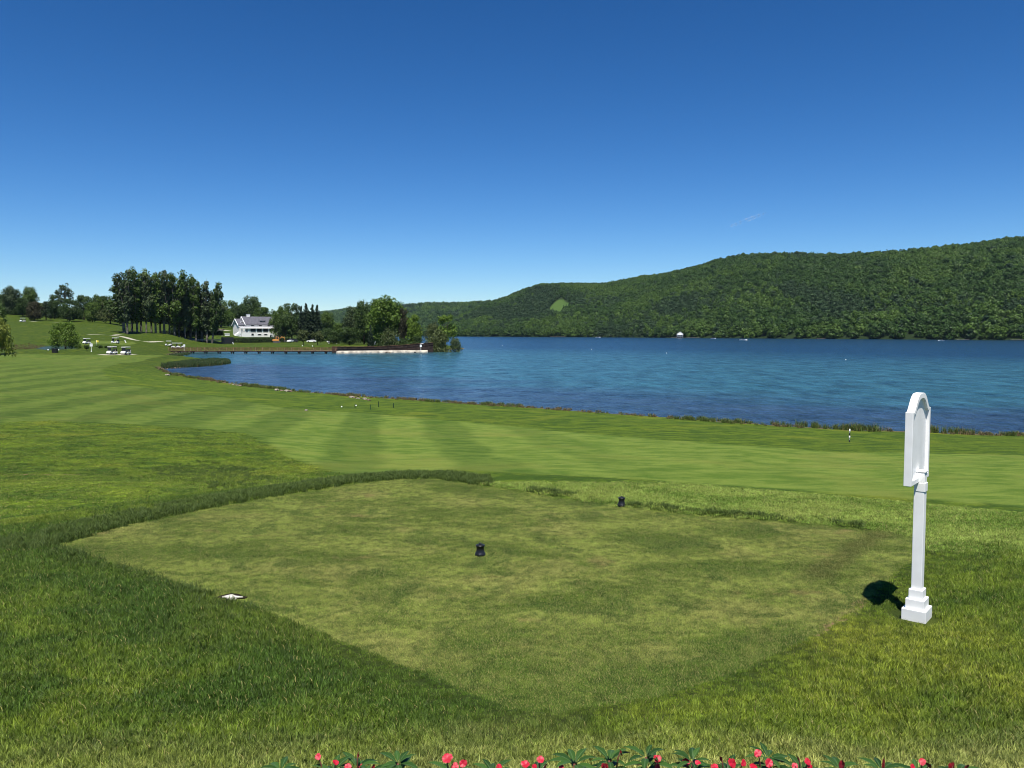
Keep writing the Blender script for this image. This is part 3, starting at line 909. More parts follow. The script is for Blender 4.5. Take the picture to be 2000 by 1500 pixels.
for i, (px, top, d, wpx) in enumerate([(16, 597, 445, 40), (38, 600, 440, 36), (84, 604, 440, 40), (104, 602, 430, 34), (122, 604, 440, 40), (150, 602, 436, 40), (172, 604, 445, 36), (198, 602, 440, 40), (226, 604, 436, 40), (262, 606, 470, 50)]):
    tree_px(px, top, d, wpx, 'understorey_bush', 'bush', 38 + i % 2, L_DARK if i % 2 else L_MID, 'dark bush filling the gaps under the hilltop trees', 'bush', 'bushes under the hilltop trees')
for i, (px, top, d, wpx) in enumerate([(640, 640, 400, 40), (668, 636, 395, 40), (700, 640, 380, 40), (722, 644, 372, 36), (745, 640, 365, 40)]):
    tree_px(px, top, d, wpx, 'understorey_bush', 'bush', 38 + i % 2, L_DARK, 'dark bush in the shade behind the trees of the wooded point', 'bush', 'bushes behind the wooded point')
# poplar grove
POP = [(243, 541, 332, 44), (249, 534, 328, 26), (258, 538, 345, 24), (268, 533, 336, 26), (276, 532, 348, 24), (286, 541, 338, 24), (296, 538, 350, 22), (304, 536, 342, 24), (313, 541, 355, 22), (321, 534, 346, 26),
       (331, 542, 352, 24), (341, 538, 348, 28), (350, 544, 360, 24), (361, 546, 354, 26), (372, 550, 362, 26), (383, 548, 356, 26), (394, 553, 362, 24), (404, 556, 358, 24), (414, 556, 356, 26)]
ORD = ['first', 'second', 'third', 'fourth', 'fifth', 'sixth', 'seventh', 'eighth', 'ninth', 'tenth', 'eleventh', 'twelfth', 'thirteenth', 'fourteenth', 'fifteenth', 'sixteenth', 'seventeenth', 'eighteenth', 'nineteenth']
for i, (px, top, d, wpx) in enumerate(POP):
    lab = '%s poplar from the left in the tall dark grove' % ORD[i]
    if i == 0: lab = 'leaning poplar with a pale thick trunk at the left end of the grove'
    if i == len(POP) - 1: lab = 'outermost poplar at the right end of the tall dark grove'
    t = tree_px(px, top, d, wpx * (1.25 + 0.35 * ((i * 7) % 5) / 4), 'poplar_tree', 'poplar', 20 + i % 4, (L_DARK, L_GREY, L_DARK, L_MID)[(i * 5) % 4], lab, 'tree', 'tall poplars in the grove')
    if i == 0: t.rotation_euler = (0, R(-6), 0)
    if i == len(POP) - 1: t.rotation_euler = (0, R(5), 0)
for px, top, d, wpx, lab in [(348, 604, 372, 40, 'dense dark tree low under the middle right poplars'), (372, 598, 376, 46, 'dense dark tree low under the right poplars'), (396, 606, 372, 40, 'dense dark tree at the right foot of the poplar grove')]:
    tree_px(px, top, d, wpx, 'broadleaf_tree', 'broad', 6, L_DARK, lab, 'tree', 'low trees under the poplars')

# round the club house
CLUB = [
    (421, 592, 540, 50, 'lobed', 4, L_OLIVE, 'pale olive tree between the poplar grove and the club house'),
    (446, 587, 560, 46, 'broad', 3, L_MID, 'mid green tree behind the left end of the club house'),
    (432, 607, 500, 56, 'broad', 10, L_MID, 'low spreading green tree left of the club house'),
    (466, 598, 520, 40, 'broad', 6, L_DARK, 'dark tree close behind the club house left gable'),
    (490, 580, 545, 44, 'lobed', 5, L_DARK, 'tallest dark tree behind the club house chimney'),
    (512, 601, 530, 38, 'broad', 1, L_MID, 'rounded tree behind the right half of the club house roof'),
    (545, 598, 418, 40, 'lobed', 4, L_MID, 'bright green tree covering the right end of the club house'),
    (570, 593, 432, 42, 'broad', 3, L_DARK, 'big dark tree right of the club house'),
    (558, 616, 412, 36, 'broad', 10, L_DARK, 'low dark tree behind the orange digger'),
    (641, 611, 430, 34, 'broad', 6, L_MID, 'rounded green tree right of the dark spruces'),
]
for a in CLUB:
    tree_px(a[0], a[1], a[2], a[3], 'broadleaf_tree', a[4], a[5], a[6], a[7], 'tree', 'trees round the club house')
for px, top, d, wpx, lab in [(589, 597, 420, 16, 'leftmost of the dark spruces right of the club house'), (598.5, 592, 424, 20, 'tallest of the dark spruces right of the club house'),
                              (611, 594, 418, 20, 'third of the dark spruces counted from the club house'), (620, 595, 422, 20, 'rightmost of the dark spruces right of the club house'), (604, 606, 408, 22, 'shortest spruce in front of the spruce row')]:
    tree_px(px, top, d, wpx, 'spruce_tree', 'spruce', 30, L_PINE, lab, 'tree', 'dark spruces beside the club house')
tree_px(592, 645, 322, 26, 'young_tree', 'sapling', 31, L_OLIVE, 'left of two small pale trees behind the boardwalk')
tree_px(620, 647, 324, 24, 'young_tree', 'sapling', 32, L_OLIVE, 'right of two small pale trees behind the boardwalk')

# wooded point at the end of the boardwalk
POINT = [
    (662, 632, 350, 36, 'broad', 10, L_MID, 'low green tree at the left end of the wooded point', 'broadleaf_tree'),
    (652, 646, 335, 26, 'broad', 3, L_DARK, 'low dark bushy tree at the left end of the wooded point', 'broadleaf_tree'),
    (690, 600, 345, 40, 'tall', 8, L_GREY, 'dark bluish tree at the left of the wooded point', 'broadleaf_tree'),
    (682, 640, 325, 36, 'broad', 6, L_DARK, 'low dark tree under the bluish one on the wooded point', 'broadleaf_tree'),
    (711, 590, 335, 42, 'lobed', 5, L_DARK, 'tall dark tree just left of the biggest tree on the point', 'broadleaf_tree'),
    (757, 578.5, 322, 78, 'lobed', 4, L_LIME, 'biggest bright green tree with a lobed crown on the point', 'broadleaf_tree'),
    (741, 584, 328, 54, 'lobed', 35, L_MID, 'left-hand lobe of green crown beside the biggest tree on the point', 'broadleaf_tree'),
    (724, 634, 308, 14, 'spruce', 30, L_PINE, 'small dark spruce in front of the biggest tree on the point', 'spruce_tree'),
    (789, 604, 318, 24, 'tall', 8, L_BROWN, 'narrow reddish dark tree right of the biggest tree on the point', 'broadleaf_tree'),
    (809, 616, 314, 34, 'tall', 36, L_LIME, 'yellow-green tree right of the reddish one on the point', 'broadleaf_tree'),
    (871, 613, 300, 50, 'open', 37, L_LIME, 'bright spreading tree near the tip of the wooded point', 'broadleaf_tree'),
    (760, 641, 298, 52, 'bush', 38, L_OLIVE, 'broad olive bush under the biggest tree on the point', 'willow_bush'),
    (846, 633, 312, 40, 'bush', 39, L_OLIVE, 'tall olive bush behind the rounded one at the tip of the point', 'willow_bush'),
    (856, 643, 292, 54, 'bush', 38, L_OLIVE, 'big rounded olive bush near the tip of the wooded point', 'willow_bush'),
    (889, 661, 291, 30, 'bush', 39, L_GREY, 'small grey-green bush at the very tip of the wooded point', 'willow_bush'),
    (812, 656, 312, 36, 'bush', 39, L_DARK, 'low dark bush below the yellow-green tree on the point', 'willow_bush'),
    (786, 660, 306, 30, 'bush', 38, L_DARK, 'low dark bush above the timber wall on the point', 'willow_bush'),
]
for a in POINT:
    tree_px(a[0], a[1], a[2], a[3], a[8], a[4], a[5], a[6], a[7], 'bush' if 'bush' in a[8] else 'tree', 'trees and bushes on the wooded point')

# round the pond
tree_px(127, 629.5, 218, 62, 'maple_tree', 'maple', 40, L_LIME, 'round bright green maple standing alone by the pond')
for px, top, d, wpx, lab in [(151, 672.5, 205, 13, 'spindly young tree left of the white tee sign by the pond'), (168, 674, 207, 11, 'small round sapling next to the white tee sign by the pond'), (193, 674, 225, 16, 'low round sapling right of the white tee sign by the pond'),
                              (209, 675, 232, 14, 'low sapling behind the nearer left golf cart'), (224, 676, 236, 14, 'low sapling right of the nearer left golf cart')]:
    tree_px(px, top, d, wpx, 'young_tree', 'sapling', 31 if px < 190 else 32, L_DARK if px > 160 else L_MID, lab, 'young tree', 'saplings round the pond')

# ------------------------------------------------------------------ forest on the hills
def far_crown(name, seed, mat_, conifer=False):
    g = np.random.default_rng(seed)
    if conifer:
        cl = [(0.6 * (1 - t) * g.normal(), 0.6 * (1 - t) * g.normal(), 1.5 + 10.5 * t, 2.3 * (1 - t) + 0.35, 1.2) for t in np.linspace(0, 1, 11)]
        V, var = leaf_cloud(cl, 300, 1.35, seed, fill=0.8, jit=0.4)
    else:
        cl = round_clumps(g, 11, 9.6, 2.2, 16, 1.5, 2.7, 'dome')
        V, var = leaf_cloud(cl, 560, 1.5, seed, fill=0.88, jit=0.30)
    return npmesh(name, V, np.arange(len(V)).reshape(-1, 4), mat_, {'var': var})

F_LIME = leaf_mat('forest light', (0.028, 0.064, 0.008), (0.068, 0.122, 0.016), 0.15, 0.75)
F_MID = leaf_mat('forest mid', (0.017, 0.045, 0.007), (0.044, 0.090, 0.013), 0.15, 0.75)
F_DARK = leaf_mat('forest dark', (0.014, 0.036, 0.012), (0.036, 0.070, 0.022), 0.05, 0.75)
fk = [far_crown('forest_crown', 51, F_LIME), far_crown('forest_crown', 52, F_LIME), far_crown('forest_crown', 53, F_MID), far_crown('forest_crown', 54, F_MID), far_crown('forest_crown', 55, F_MID),
      far_crown('forest_conifer', 56, F_DARK, True), far_crown('forest_conifer', 57, F_DARK, True), far_crown('forest_crown', 58, F_DARK)]

def forest(name, Hm, n, label, base_scale, seed, shore_row):
    hx, hy, hz, md_ = Hm
    g = np.random.default_rng(seed)
    n0, n1 = hx.shape
    ax = hx[:-1, :-1]; area = np.abs((hx[:-1, 1:] - ax) * (hy[1:, :-1] - hy[:-1, :-1]))
    ok = np.zeros_like(area); ok[1:int(n0 * 0.86)] = 1
    pr = (area * ok).ravel(); pr /= pr.sum()
    k = g.choice(len(pr), n, p=pr)
    i, j = k // (n1 - 1), k % (n1 - 1)
    a, b = g.random(n), g.random(n)
    def lerp(q):
        return (q[i, j] * (1 - a) * (1 - b) + q[i + 1, j] * a * (1 - b) + q[i, j + 1] * (1 - a) * b + q[i + 1, j + 1] * a * b)
    x, y, z, m_ = lerp(hx), lerp(hy), lerp(hz), lerp(md_)
    # a dense row along the water's edge
    js = g.integers(0, n1 - 1, shore_row); fs = g.random(shore_row)
    r0 = 3
    xs = hx[r0, js] * (1 - fs) + hx[r0, js + 1] * fs; ys = hy[r0, js] * (1 - fs) + hy[r0, js + 1] * fs + g.normal(size=shore_row) * 3
    x = np.concatenate([x, xs]); y = np.concatenate([y, ys]); z = np.concatenate([z, np.full(shore_row, 0.3)]); m_ = np.concatenate([m_, np.full(shore_row, -50)])
    keep = (m_ < -3) & (z > 0.2)
    x, y, z = x[keep], y[keep], z[keep]; n = len(x)
    pat = fbm(x / 120, y / 190, seed, 4); pat2 = fbm(x / 45, y / 60, seed + 5, 3)
    u = g.random(n)
    idx = np.where(u < 0.5, g.integers(2, 5, n), g.integers(0, 2, n))
    light = (pat2 + 0.25 * (u - 0.5)) > 0.53
    idx = np.where(light, g.integers(0, 2, n), g.integers(2, 5, n))
    idx = np.where((pat + 0.16 * (g.random(n) - 0.5)) > 0.60, g.integers(5, 8, n), idx)
    idx = np.where(g.random(n) < 0.05, g.integers(5, 8, n), idx)
    s = base_scale * (0.65 + 0.7 * g.random(n) ** 1.3)
    scl = np.stack([s, s, s * (0.85 + 0.4 * g.random(n))], 1)
    rot = np.zeros((n, 3)); rot[:, 2] = g.random(n) * 6.28
    return scatter(name, np.stack([x, y, z - 0.8], 1), rot, scl, idx, fk, label)

forest('hillside_forest', HILLS[0], 62000, 'unbroken broadleaf forest covering the long hill across the lake', 0.78, 61, 1000)
forest('ridge_forest', HILLS[1], 26000, 'distant forest covering the low ridge beyond the wooded point', 1.35, 62, 200)

# ------------------------------------------------------------------ materials for built things
WHITE = simple('white paint', (0.86, 0.86, 0.84), 0.45, 0.4, 0.04, 4.0)
WHITE_D = simple('weathered white paint', (0.70, 0.70, 0.68), 0.6, 0.3, 0.10, 1.5)
BLACK = simple('black plastic', (0.012, 0.012, 0.014), 0.32, 0.5, 0.2, 8.0)
RUBBER = simple('rubber', (0.02, 0.02, 0.02), 0.8, 0.2)
SLATE = simple('grey shingles', (0.105, 0.105, 0.125), 0.8, 0.2, 0.25, 2.0)
DARKIN = simple('shaded interior', (0.035, 0.04, 0.055), 0.6, 0.3)
m_glass, nt, out = mat('window glass'); princ(nt, out, (0.02, 0.025, 0.035), 0.08, 0.5); GLASS = m_glass
WOOD = simple('brown boardwalk timber', (0.135, 0.070, 0.042), 0.8, 0.2, 0.35, 1.2)
WOOD_L = simple('weathered post timber', (0.26, 0.155, 0.105), 0.8, 0.2, 0.25, 1.2)
WOOD_D = simple('dark wet timber', (0.035, 0.024, 0.020), 0.8, 0.2, 0.4, 1.5)
WOOD_G = simple('greyed timber', (0.21, 0.19, 0.165), 0.85, 0.15, 0.3, 1.0)
ORANGE = simple('orange machine paint', (0.62, 0.26, 0.06), 0.45, 0.4, 0.12, 2.0)
STEEL = simple('worn steel', (0.10, 0.09, 0.085), 0.5, 0.5, 0.3, 4.0)
CONC = simple('pale concrete', (0.40, 0.37, 0.32), 0.85, 0.2, 0.25, 1.0, bmp=0.4)
STONE_M = simple('brown shore rock', (0.15, 0.115, 0.085), 0.9, 0.15, 0.4, 3.0, bmp=0.5)
STONE_L = simple('pale rock', (0.26, 0.23, 0.19), 0.9, 0.15, 0.3, 3.0, bmp=0.5)
CREAM = simple('cream vinyl', (0.42, 0.37, 0.28), 0.5, 0.3)
YELLOW = simple('yellow flag cloth', (0.75, 0.62, 0.08), 0.7, 0.2)
GREEN_P = simple('dark green stake paint', (0.012, 0.035, 0.016), 0.5, 0.3)
SOIL = simple('dark soil', (0.022, 0.016, 0.010), 0.95, 0.1, 0.5, 20.0)
CAR_D = simple('dark car paint', (0.02, 0.022, 0.03), 0.25, 0.5)

# ------------------------------------------------------------------ the white tee sign
def arch_profile(wd, z0, zs, zt, inset=0.0, n=22):
    """outline (u, z) of a board with ogee shoulders and a round top"""
    hw = wd / 2 - inset
    pts = [(-hw, z0 + inset), (hw, z0 + inset), (hw, zs - inset * 0.35)]
    k = hw - 0.035
    for i in range(n + 1):
        t = i / n
        u = k * (1 - 2 * t)
        q = abs(u) / k
        f = 0.5 * (1 + math.cos(math.pi * min(1, q ** 1.55)))     # ogee: concave shoulder, round crown
        f = f ** 0.85
        pts.append((u, zs - inset * 0.5 + (zt - zs - inset * 0.6) * f))
    pts.append((-hw, zs - inset * 0.35))
    return pts

def tee_sign(pos, rz, label, group, near=False, lean=0.0):
    r = empty('tee_sign', pos, rz, label, 'sign', group)
    r.rotation_euler = (0, lean, rz)
    bv = 0.004 if near else 0.0
    # stepped plinth: local x runs along the board, local y through it
    pl = MB().box((0, 0, 0.040), (0.250, 0.215, 0.12)).build('plinth', WHITE, r, bevel=bv)
    MB().box((0, 0, 0.146), (0.190, 0.165, 0.092)).build('plinth_step', WHITE, pl, bevel=bv)
    MB().box((0, 0, 0.237), (0.138, 0.124, 0.090)).build('plinth_step', WHITE, pl, bevel=bv)
    MB().box((0, 0, 0.84), (0.092, 0.092, 1.14)).build('post', WHITE, r, bevel=bv)
    z0, zs, zt, wd, th = 1.315, 2.0, 2.16, 0.66, 0.068
    outer = arch_profile(wd, z0, zs, zt)
    inner = arch_profile(wd, z0, zs, zt, 0.048)
    yf, yb, yr = -th / 2 + 0.036, th / 2 + 0.036, -th / 2 + 0.064
    n = len(outer)
    m = MB()
    vs = [(u, yf, z) for u, z in outer] + [(u, yf, z) for u, z in inner] + [(u, yr, z) for u, z in inner] + [(u, yb, z) for u, z in outer]
    fs = []
    for i in range(n):
        j = (i + 1) % n
        fs += [(i, j, n + j, n + i), (n + i, n + j, 2 * n + j, 2 * n + i), (3 * n + i, 3 * n + j, j, i)]
    fs.append(tuple(range(4 * n - 1, 3 * n - 1, -1)))
    m.add(vs, fs)
    m.build('frame', WHITE, r, bevel=bv)
    MB().add([(u, yr - 0.001, z) for u, z in inner] + [(u, yr + 0.02, z) for u, z in inner], [tuple(range(n)), tuple(range(2 * n - 1, n - 1, -1))] + [(i, (i + 1) % n, n + (i + 1) % n, n + i) for i in range(n)]).build('panel', WHITE, r)
    br = MB().box((0, -0.004, 1.268), (0.099, 0.099, 0.085)).build('bracket', WHITE, r, bevel=bv)
    MB().box((0, -0.006, 1.419), (0.100, 0.098, 0.016)).build('bracket_cap', WHITE, br, bevel=bv)
    return r

sx, sy = 3.888, 7.715
yaw = math.atan2(0.76, 0.65) + R(1)
tee_sign((sx, sy, 4.465), yaw, 'tall white tee sign on a stepped plinth standing at the right edge of the tee', 'white tee signs', True, R(-0.6))
for px, py, lab in [(178.5, 687, 'small white tee sign standing by the pond saplings'), (360, 684, 'small white tee sign beside the parked golf carts at the boardwalk'), (822, 686.5, 'small white tee sign on the end of the pale breakwater')]:
    p = ground(px, py) if px < 800 else Vector(on_plane(px, 685.4, 0.85))
    tee_sign((p.x, p.y, p.z), math.atan2(p.x, p.y) * -1 + R(12), lab, 'white tee signs')

# ------------------------------------------------------------------ tee markers
def tee_marker(p, label):
    r = empty('tee_marker', p, 0.3, label, 'tee marker', 'black tee markers', 1.0)
    MB().lathe([(0.058, 0.0), (0.064, 0.004), (0.066, 0.020), (0.064, 0.034), (0.058, 0.042), (0.052, 0.055), (0.047, 0.078), (0.046, 0.096), (0.049, 0.112), (0.055, 0.124), (0.057, 0.130), (0.055, 0.136), (0.040, 0.141), (0.034, 0.145), (0.0005, 0.146)], 32).build('body', BLACK, r)
    MB().lathe([(0.012, 0.144), (0.018, 0.150), (0.017, 0.158), (0.010, 0.164), (0.0005, 0.165)], 18).build('knob', BLACK, r)
    MB().ball((-0.02, -0.0635, 0.030), 0.006, 2).build('stud', simple('silver stud', (0.7, 0.7, 0.72), 0.25, 0.5, metal=1.0), r)
    return r
for px, py, lab in [(938, 1084, 'black tee marker in the middle of the tee'), (1214, 990, 'black tee marker near the far right edge of the tee')]:
    p = on_plane(px, py, 4.47)
    tee_marker((p.x, p.y, tz(p.x, p.y) - 0.004), lab)

# sunken stone at the left edge of the tee
p = on_plane(449, 1167, 4.48)
g0 = tz(p.x, p.y)
STONE_POS = (p.x, p.y)
r = empty('sunken_stone', (p.x, p.y, g0), 0, 'white stone showing in a dark hollow at the near left edge of the tee', 'stone')
mb = MB(); top_ = [(-0.075, -0.005), (-0.03, -0.012), (-0.012, -0.040), (0.03, -0.030), (0.08, -0.012), (0.13, -0.004), (0.05, 0.018), (0.01, 0.052), (-0.02, 0.048)]
top_ = [(1.05 * u_, 1.15 * w_) for u_, w_ in top_]; mb.prism(top_, -0.03, 0.026, 'z'); mb.build('slab', simple('white stone', (0.62, 0.59, 0.52), 0.8, 0.2, 0.12, 18.0, bmp=0.4), r)
mb = MB(); rim = [(-0.13, 0.0), (-0.10, 0.05), (-0.03, 0.10), (0.05, 0.085), (0.10, 0.035), (0.16, 0.015), (0.14, -0.006), (0.0, -0.02), (-0.09, -0.012)]
rim = [(1.1 * u_, 1.3 * w_) for u_, w_ in rim]; mb.prism(rim, -0.03, 0.016, 'z'); mb.build('hollow', SOIL, r)

# ------------------------------------------------------------------ stakes and balls by the shore, striped marker
def upright(z0): return z0
def stake(px, py, top, label, name='stake', matl=GREEN_P, wid=0.07, group='dark stakes by the shore'):
    p = ground(px, py); h = at(px, top, p.y).z - p.z
    o = MB().box((0, 0, h / 2 - 0.1), (wid, wid, h + 0.2), 0.2, 0.85).build(name, matl, None, p)
    return tag(o, label, 'stake', group)
stake(693.5, 797.5, 788.5, 'dark green stake beside a white ball near the shore')
stake(723.5, 800, 790, 'greenish stake lowest on the slope of the four near the shore', matl=simple('faded green stake paint', (0.03, 0.07, 0.025), 0.6, 0.2))
stake(739.5, 795, 784, 'tallest dark stake in the group near the shore')
stake(768.5, 796.5, 787.5, 'rightmost dark stake in the group near the shore')
for px, py, lab in [(667.3, 796, 'white ball lying left of the dark stakes near the shore'), (695.5, 793.5, 'white ball beside the leftmost dark stake near the shore')]:
    p = ground(px, py)
    tag(MB().ball((0, 0, 0.06), 0.065, 2).build('marker_ball', WHITE, None, p), lab, 'ball', 'white balls on the grass')
p = ground(1659, 863.5); h = at(1659, 838.5, p.y).z - p.z
r = empty('striped_post', p, 0.1, 'thin black and white banded marker post before the lake', 'marker post')
for k in range(4):
    z0 = h * k / 4 if k else -0.15
    MB().lathe([(0.035, z0), (0.035, h * (k + 1) / 4)], 12).build('band', BLACK if k % 2 == 0 else WHITE, r)
MB().lathe([(0.036, h), (0.025, h + 0.02), (0.001, h + 0.028)], 12).build('cap', WHITE, r)

# rocks along the shore
ROCKS = []
rk = random.Random(5)
def rock(px, py, s, m_, lab, grp='rocks along the lake shore'):
    p = ground(px, py) if py < 9999 else None
    z = max(p.z, 0.02)
    m = MB().ball((0, 0, 0), s, 2, 0.16, (1.2 + 0.4 * rk.random(), 0.9, 0.62), rk.randint(0, 9999))
    o = m.build('shore_rock', m_, None, (p.x, p.y, z + s * 0.22)); o.rotation_euler = (0, 0, rk.random() * 6)
    tag(o, lab, 'rock', grp)
for k in range(9):
    rock(686 + k * 4.2 + rk.random() * 2, 775.5 + k * 0.75 + rk.random() * 1.5, 0.10 + 0.15 * rk.random(), STONE_M if k % 3 else STONE_L, 'brown rock in the heap on the shore beyond the dark stakes')
for k in range(5):
    rock(448 + k * 5 + rk.random() * 2, 750.6 + k * 0.9, 0.10 + 0.14 * rk.random(), STONE_L if k % 2 else STONE_M, 'pale rock in the small pile on the left part of the shore')
for k in range(6):
    rock(309 + k * 8 + rk.random() * 4, 721.5 - k * 0.5, 0.12 + 0.15 * rk.random(), STONE_M, 'brown rock at the foot of the grassy spit')
for k in range(4):
    rock(540 + k * 9 + rk.random() * 3, 762.8 + k * 0.9, 0.15 + 0.2 * rk.random(), STONE_M if k % 2 else STONE_L, 'rock in the weeds where the shore curves towards the tee')
rock(327, 733.5, 0.3, STONE_L, 'lone pale rock on the bank left of the first water')
rock(598, 802, 0.13, STONE_L, 'lone grey stone lying on the mown grass left of the stakes')

# ------------------------------------------------------------------ golf carts
cart_proto = None
def build_cart():
    r = empty('golf_cart', (0, 0, 0))
    b = MB()
    b.prism([(-1.10, 0.28), (1.15, 0.28), (1.20, 0.50), (1.02, 0.78), (0.72, 0.86), (0.62, 0.42), (0.05, 0.40), (-0.02, 0.62), (-1.10, 0.66)], -0.58, 0.58, 'y')
    b.build('body', WHITE, r, bevel=0.03)
    MB().box((-0.28, 0, 0.70), (0.50, 1.05, 0.14)).build('seat', CREAM, r, bevel=0.03)
    MB().box((-0.56, 0, 0.98), (0.10, 1.05, 0.40)).build('backrest', CREAM, r, bevel=0.03)
    MB().box((-0.05, 0, 1.80), (1.75, 1.24, 0.15)).build('roof', WHITE, r, bevel=0.03)
    for x, y in ((0.66, 0.54), (0.66, -0.54), (-0.85, 0.54), (-0.85, -0.54)):
        MB().tube([(x + (0.14 if x > 0 else -0.05), y, 0.62), (x, y, 1.78)], 0.025, 6).build('roof_post', BLACK, r)
    MB().box((0.74, 0, 1.30), (0.02, 1.05, 0.80)).build('windscreen', GLASS, r)
    for x, y in ((0.80, 0.50), (0.80, -0.50), (-0.72, 0.50), (-0.72, -0.50)):
        wv = MB()
        wv.tube([(x, y - 0.09, 0.22), (x, y + 0.09, 0.22)], 0.22, 14)
        wv.build('wheel', RUBBER, r)
    s_ = MB().tube([(0.62, 0.26, 0.86), (0.36, 0.26, 1.04)], 0.02, 6).build('steering_wheel', BLACK, r)
    MB().box((-0.98, 0, 0.95), (0.26, 0.80, 0.62)).build('bag_well', simple('dark golf bags', (0.025, 0.025, 0.035), 0.7, 0.2), r)
    return r
CARTS = [(219, 692.2, 248, 'white golf cart with a broad roof, left of the two nearest carts', None), (246, 692.5, 255, 'white golf cart with a bag standing beside it, right of the two nearest carts', None),
         (169.5, 672, 250, 'small white golf cart beyond the white tee sign by the pond', None), (225.5, 671, 180, 'white golf cart seen side on beyond the saplings', None),
         (341, 680, 30, 'left of two golf carts parked at the start of the boardwalk', None), (351, 680, 35, 'right of two golf carts parked at the start of the boardwalk', None),
         (329.5, 676, 200, 'golf cart standing just left of the pair at the boardwalk', None), (44.5, 629, 240, 'distant white golf cart high on the hill at far left', None)]
cart_proto = build_cart()
for i, (px, py, deg, lab, _) in enumerate(CARTS):
    o = cart_proto if i == 0 else copy_tree(cart_proto)
    p = ground(px, py)
    o.location = p; o.rotation_euler = (0, 0, R(deg))
    tag(o, lab, 'golf cart', 'golf carts on the course')
p = ground(254.5, 691.5)
r = empty('golf_bag', p, 0.4, 'white golf bag standing to the right of a golf cart', 'golf bag')
r.rotation_euler = (0.12, 0, 0.4)
MB().lathe([(0.15, 0), (0.16, 0.05), (0.15, 0.5), (0.17, 0.95), (0.14, 1.0)], 14).build('bag', WHITE_D, r)
cb = MB()
for a in range(5):
    cb.tube([(0.06 * math.cos(a * 1.3), 0.06 * math.sin(a * 1.3), 0.9), (0.10 * math.cos(a * 1.3), 0.10 * math.sin(a * 1.3), 1.25 + 0.04 * a)], 0.02, 5)
cb.build('clubs', STEEL, r)

# things round the pond
p = ground(107.5, 689)
r = empty('bin', p, 0.1, 'square black bin on the grass in front of the pond', 'bin')
MB().box((0, 0, 0.47), (1.05, 0.9, 1.0), 0, 1.06).build('body', BLACK, r); MB().box((0, 0, 1.0), (1.2, 1.02, 0.10)).build('lid', BLACK, r)
for px, lab in [(94, 'white ball on the grass left of the black bin'), (114.5, 'white ball on the grass right of the black bin')]:
    p = ground(px, 684.5)
    tag(MB().ball((0, 0, 0.12), 0.16, 2).build('marker_ball', WHITE, None, p), lab, 'ball', 'white balls on the grass')
p = ground(188.3, 675.5); h = at(188.3, 664.5, p.y).z - p.z
r = empty('flagstick', p, 0, 'thin pole with a yellow flag on the green beyond the pond', 'flag')
MB().tube([(0, 0, -0.2), (0, 0, h)], 0.03, 8).build('pole', WHITE, r)
fl = MB(); fl.add([(0, 0, h), (0.35, 0.03, h - 0.03), (0.7, -0.03, h - 0.10), (0.68, -0.03, h - 0.62), (0.33, 0.03, h - 0.60), (0, 0, h - 0.62), (0, 0.02, h), (0.35, 0.05, h - 0.03), (0.7, -0.01, h - 0.10), (0.68, -0.01, h - 0.62), (0.33, 0.05, h - 0.60), (0, 0.02, h - 0.62)],
       [(0, 1, 4, 5), (1, 2, 3, 4), (11, 10, 7, 6), (10, 9, 8, 7), (0, 6, 7, 1), (1, 7, 8, 2), (2, 8, 9, 3), (3, 9, 10, 4), (4, 10, 11, 5), (5, 11, 6, 0)])
fl.build('flag', YELLOW, r)
p = ground(246, 669.5)
o = MB().box((0, 0, 0.4), (0.28, 0.10, 1.0)).build('marker_board', WHITE, None, p); o.rotation_euler = (0, R(-22), 0.2)
tag(o, 'small white board tilted over on the grass near the pale path', 'board')
# short white post on the hill
p = ground(35.3, 613); h = 2.0
tag(MB().tube([(0, 0, -0.2), (0, 0, 1.0), (0, 0, 1.01), (0, 0, h)], [0.1, 0.1, 0.32, 0.32], 10).build('hill_sign', WHITE, None, p), 'tiny white sign on the crest of the hill under the trees', 'sign')

# ------------------------------------------------------------------ boardwalk
def boardwalk():
    a = on_plane(330, 690.6, 0.0); b = on_plane(655, 690.8, 0.0)
    L = (Vector((b.x, b.y, 0)) - Vector((a.x, a.y, 0))).length
    r = empty('boardwalk', (a.x, a.y, 0), math.atan2(b.y - a.y, b.x - a.x), 'long brown timber boardwalk with railings over the shallow bay', 'boardwalk')
    d = MB()
    n = 110
    for k in range(n):
        d.box((L * (k + 0.5) / n, 1.1, 0.93), (L / n * 0.94, 2.2, 0.05))
    d.build('deck', WOOD, r)
    MB().box((L / 2, -0.02, 0.76), (L, 0.10, 0.28)).box((L / 2, 2.22, 0.76), (L, 0.10, 0.28)).build('beam', WOOD_D, r)
    for y in (0.0, 2.2):
        MB().box((L / 2, y, 2.02), (L, 0.14, 0.06)).build('handrail', WOOD, r)
        for z in (1.30, 1.66):
            MB().box((L / 2, y, z), (L, 0.045, 0.10)).build('rail', WOOD, r)
    np_ = 24
    for k in range(np_):
        for y in (-0.03, 2.23):
            MB().box((L * k / (np_ - 1), y - (0.05 if y < 1 else -0.05), 1.40), (0.13, 0.11, 1.22)).build('rail_post', WOOD_L, r)
    x = 3.0
    while x < L:
        for y in (0.25, 1.95):
            MB().tube([(x, y, -1.2), (x, y, 0.9)], 0.20, 8).build('pile', WOOD_D, r)
        MB().box((x, 1.1, 0.52), (0.55, 2.3, 0.22)).build('crossbeam', WOOD_D, r)
        x += 4.45
    return r
boardwalk()

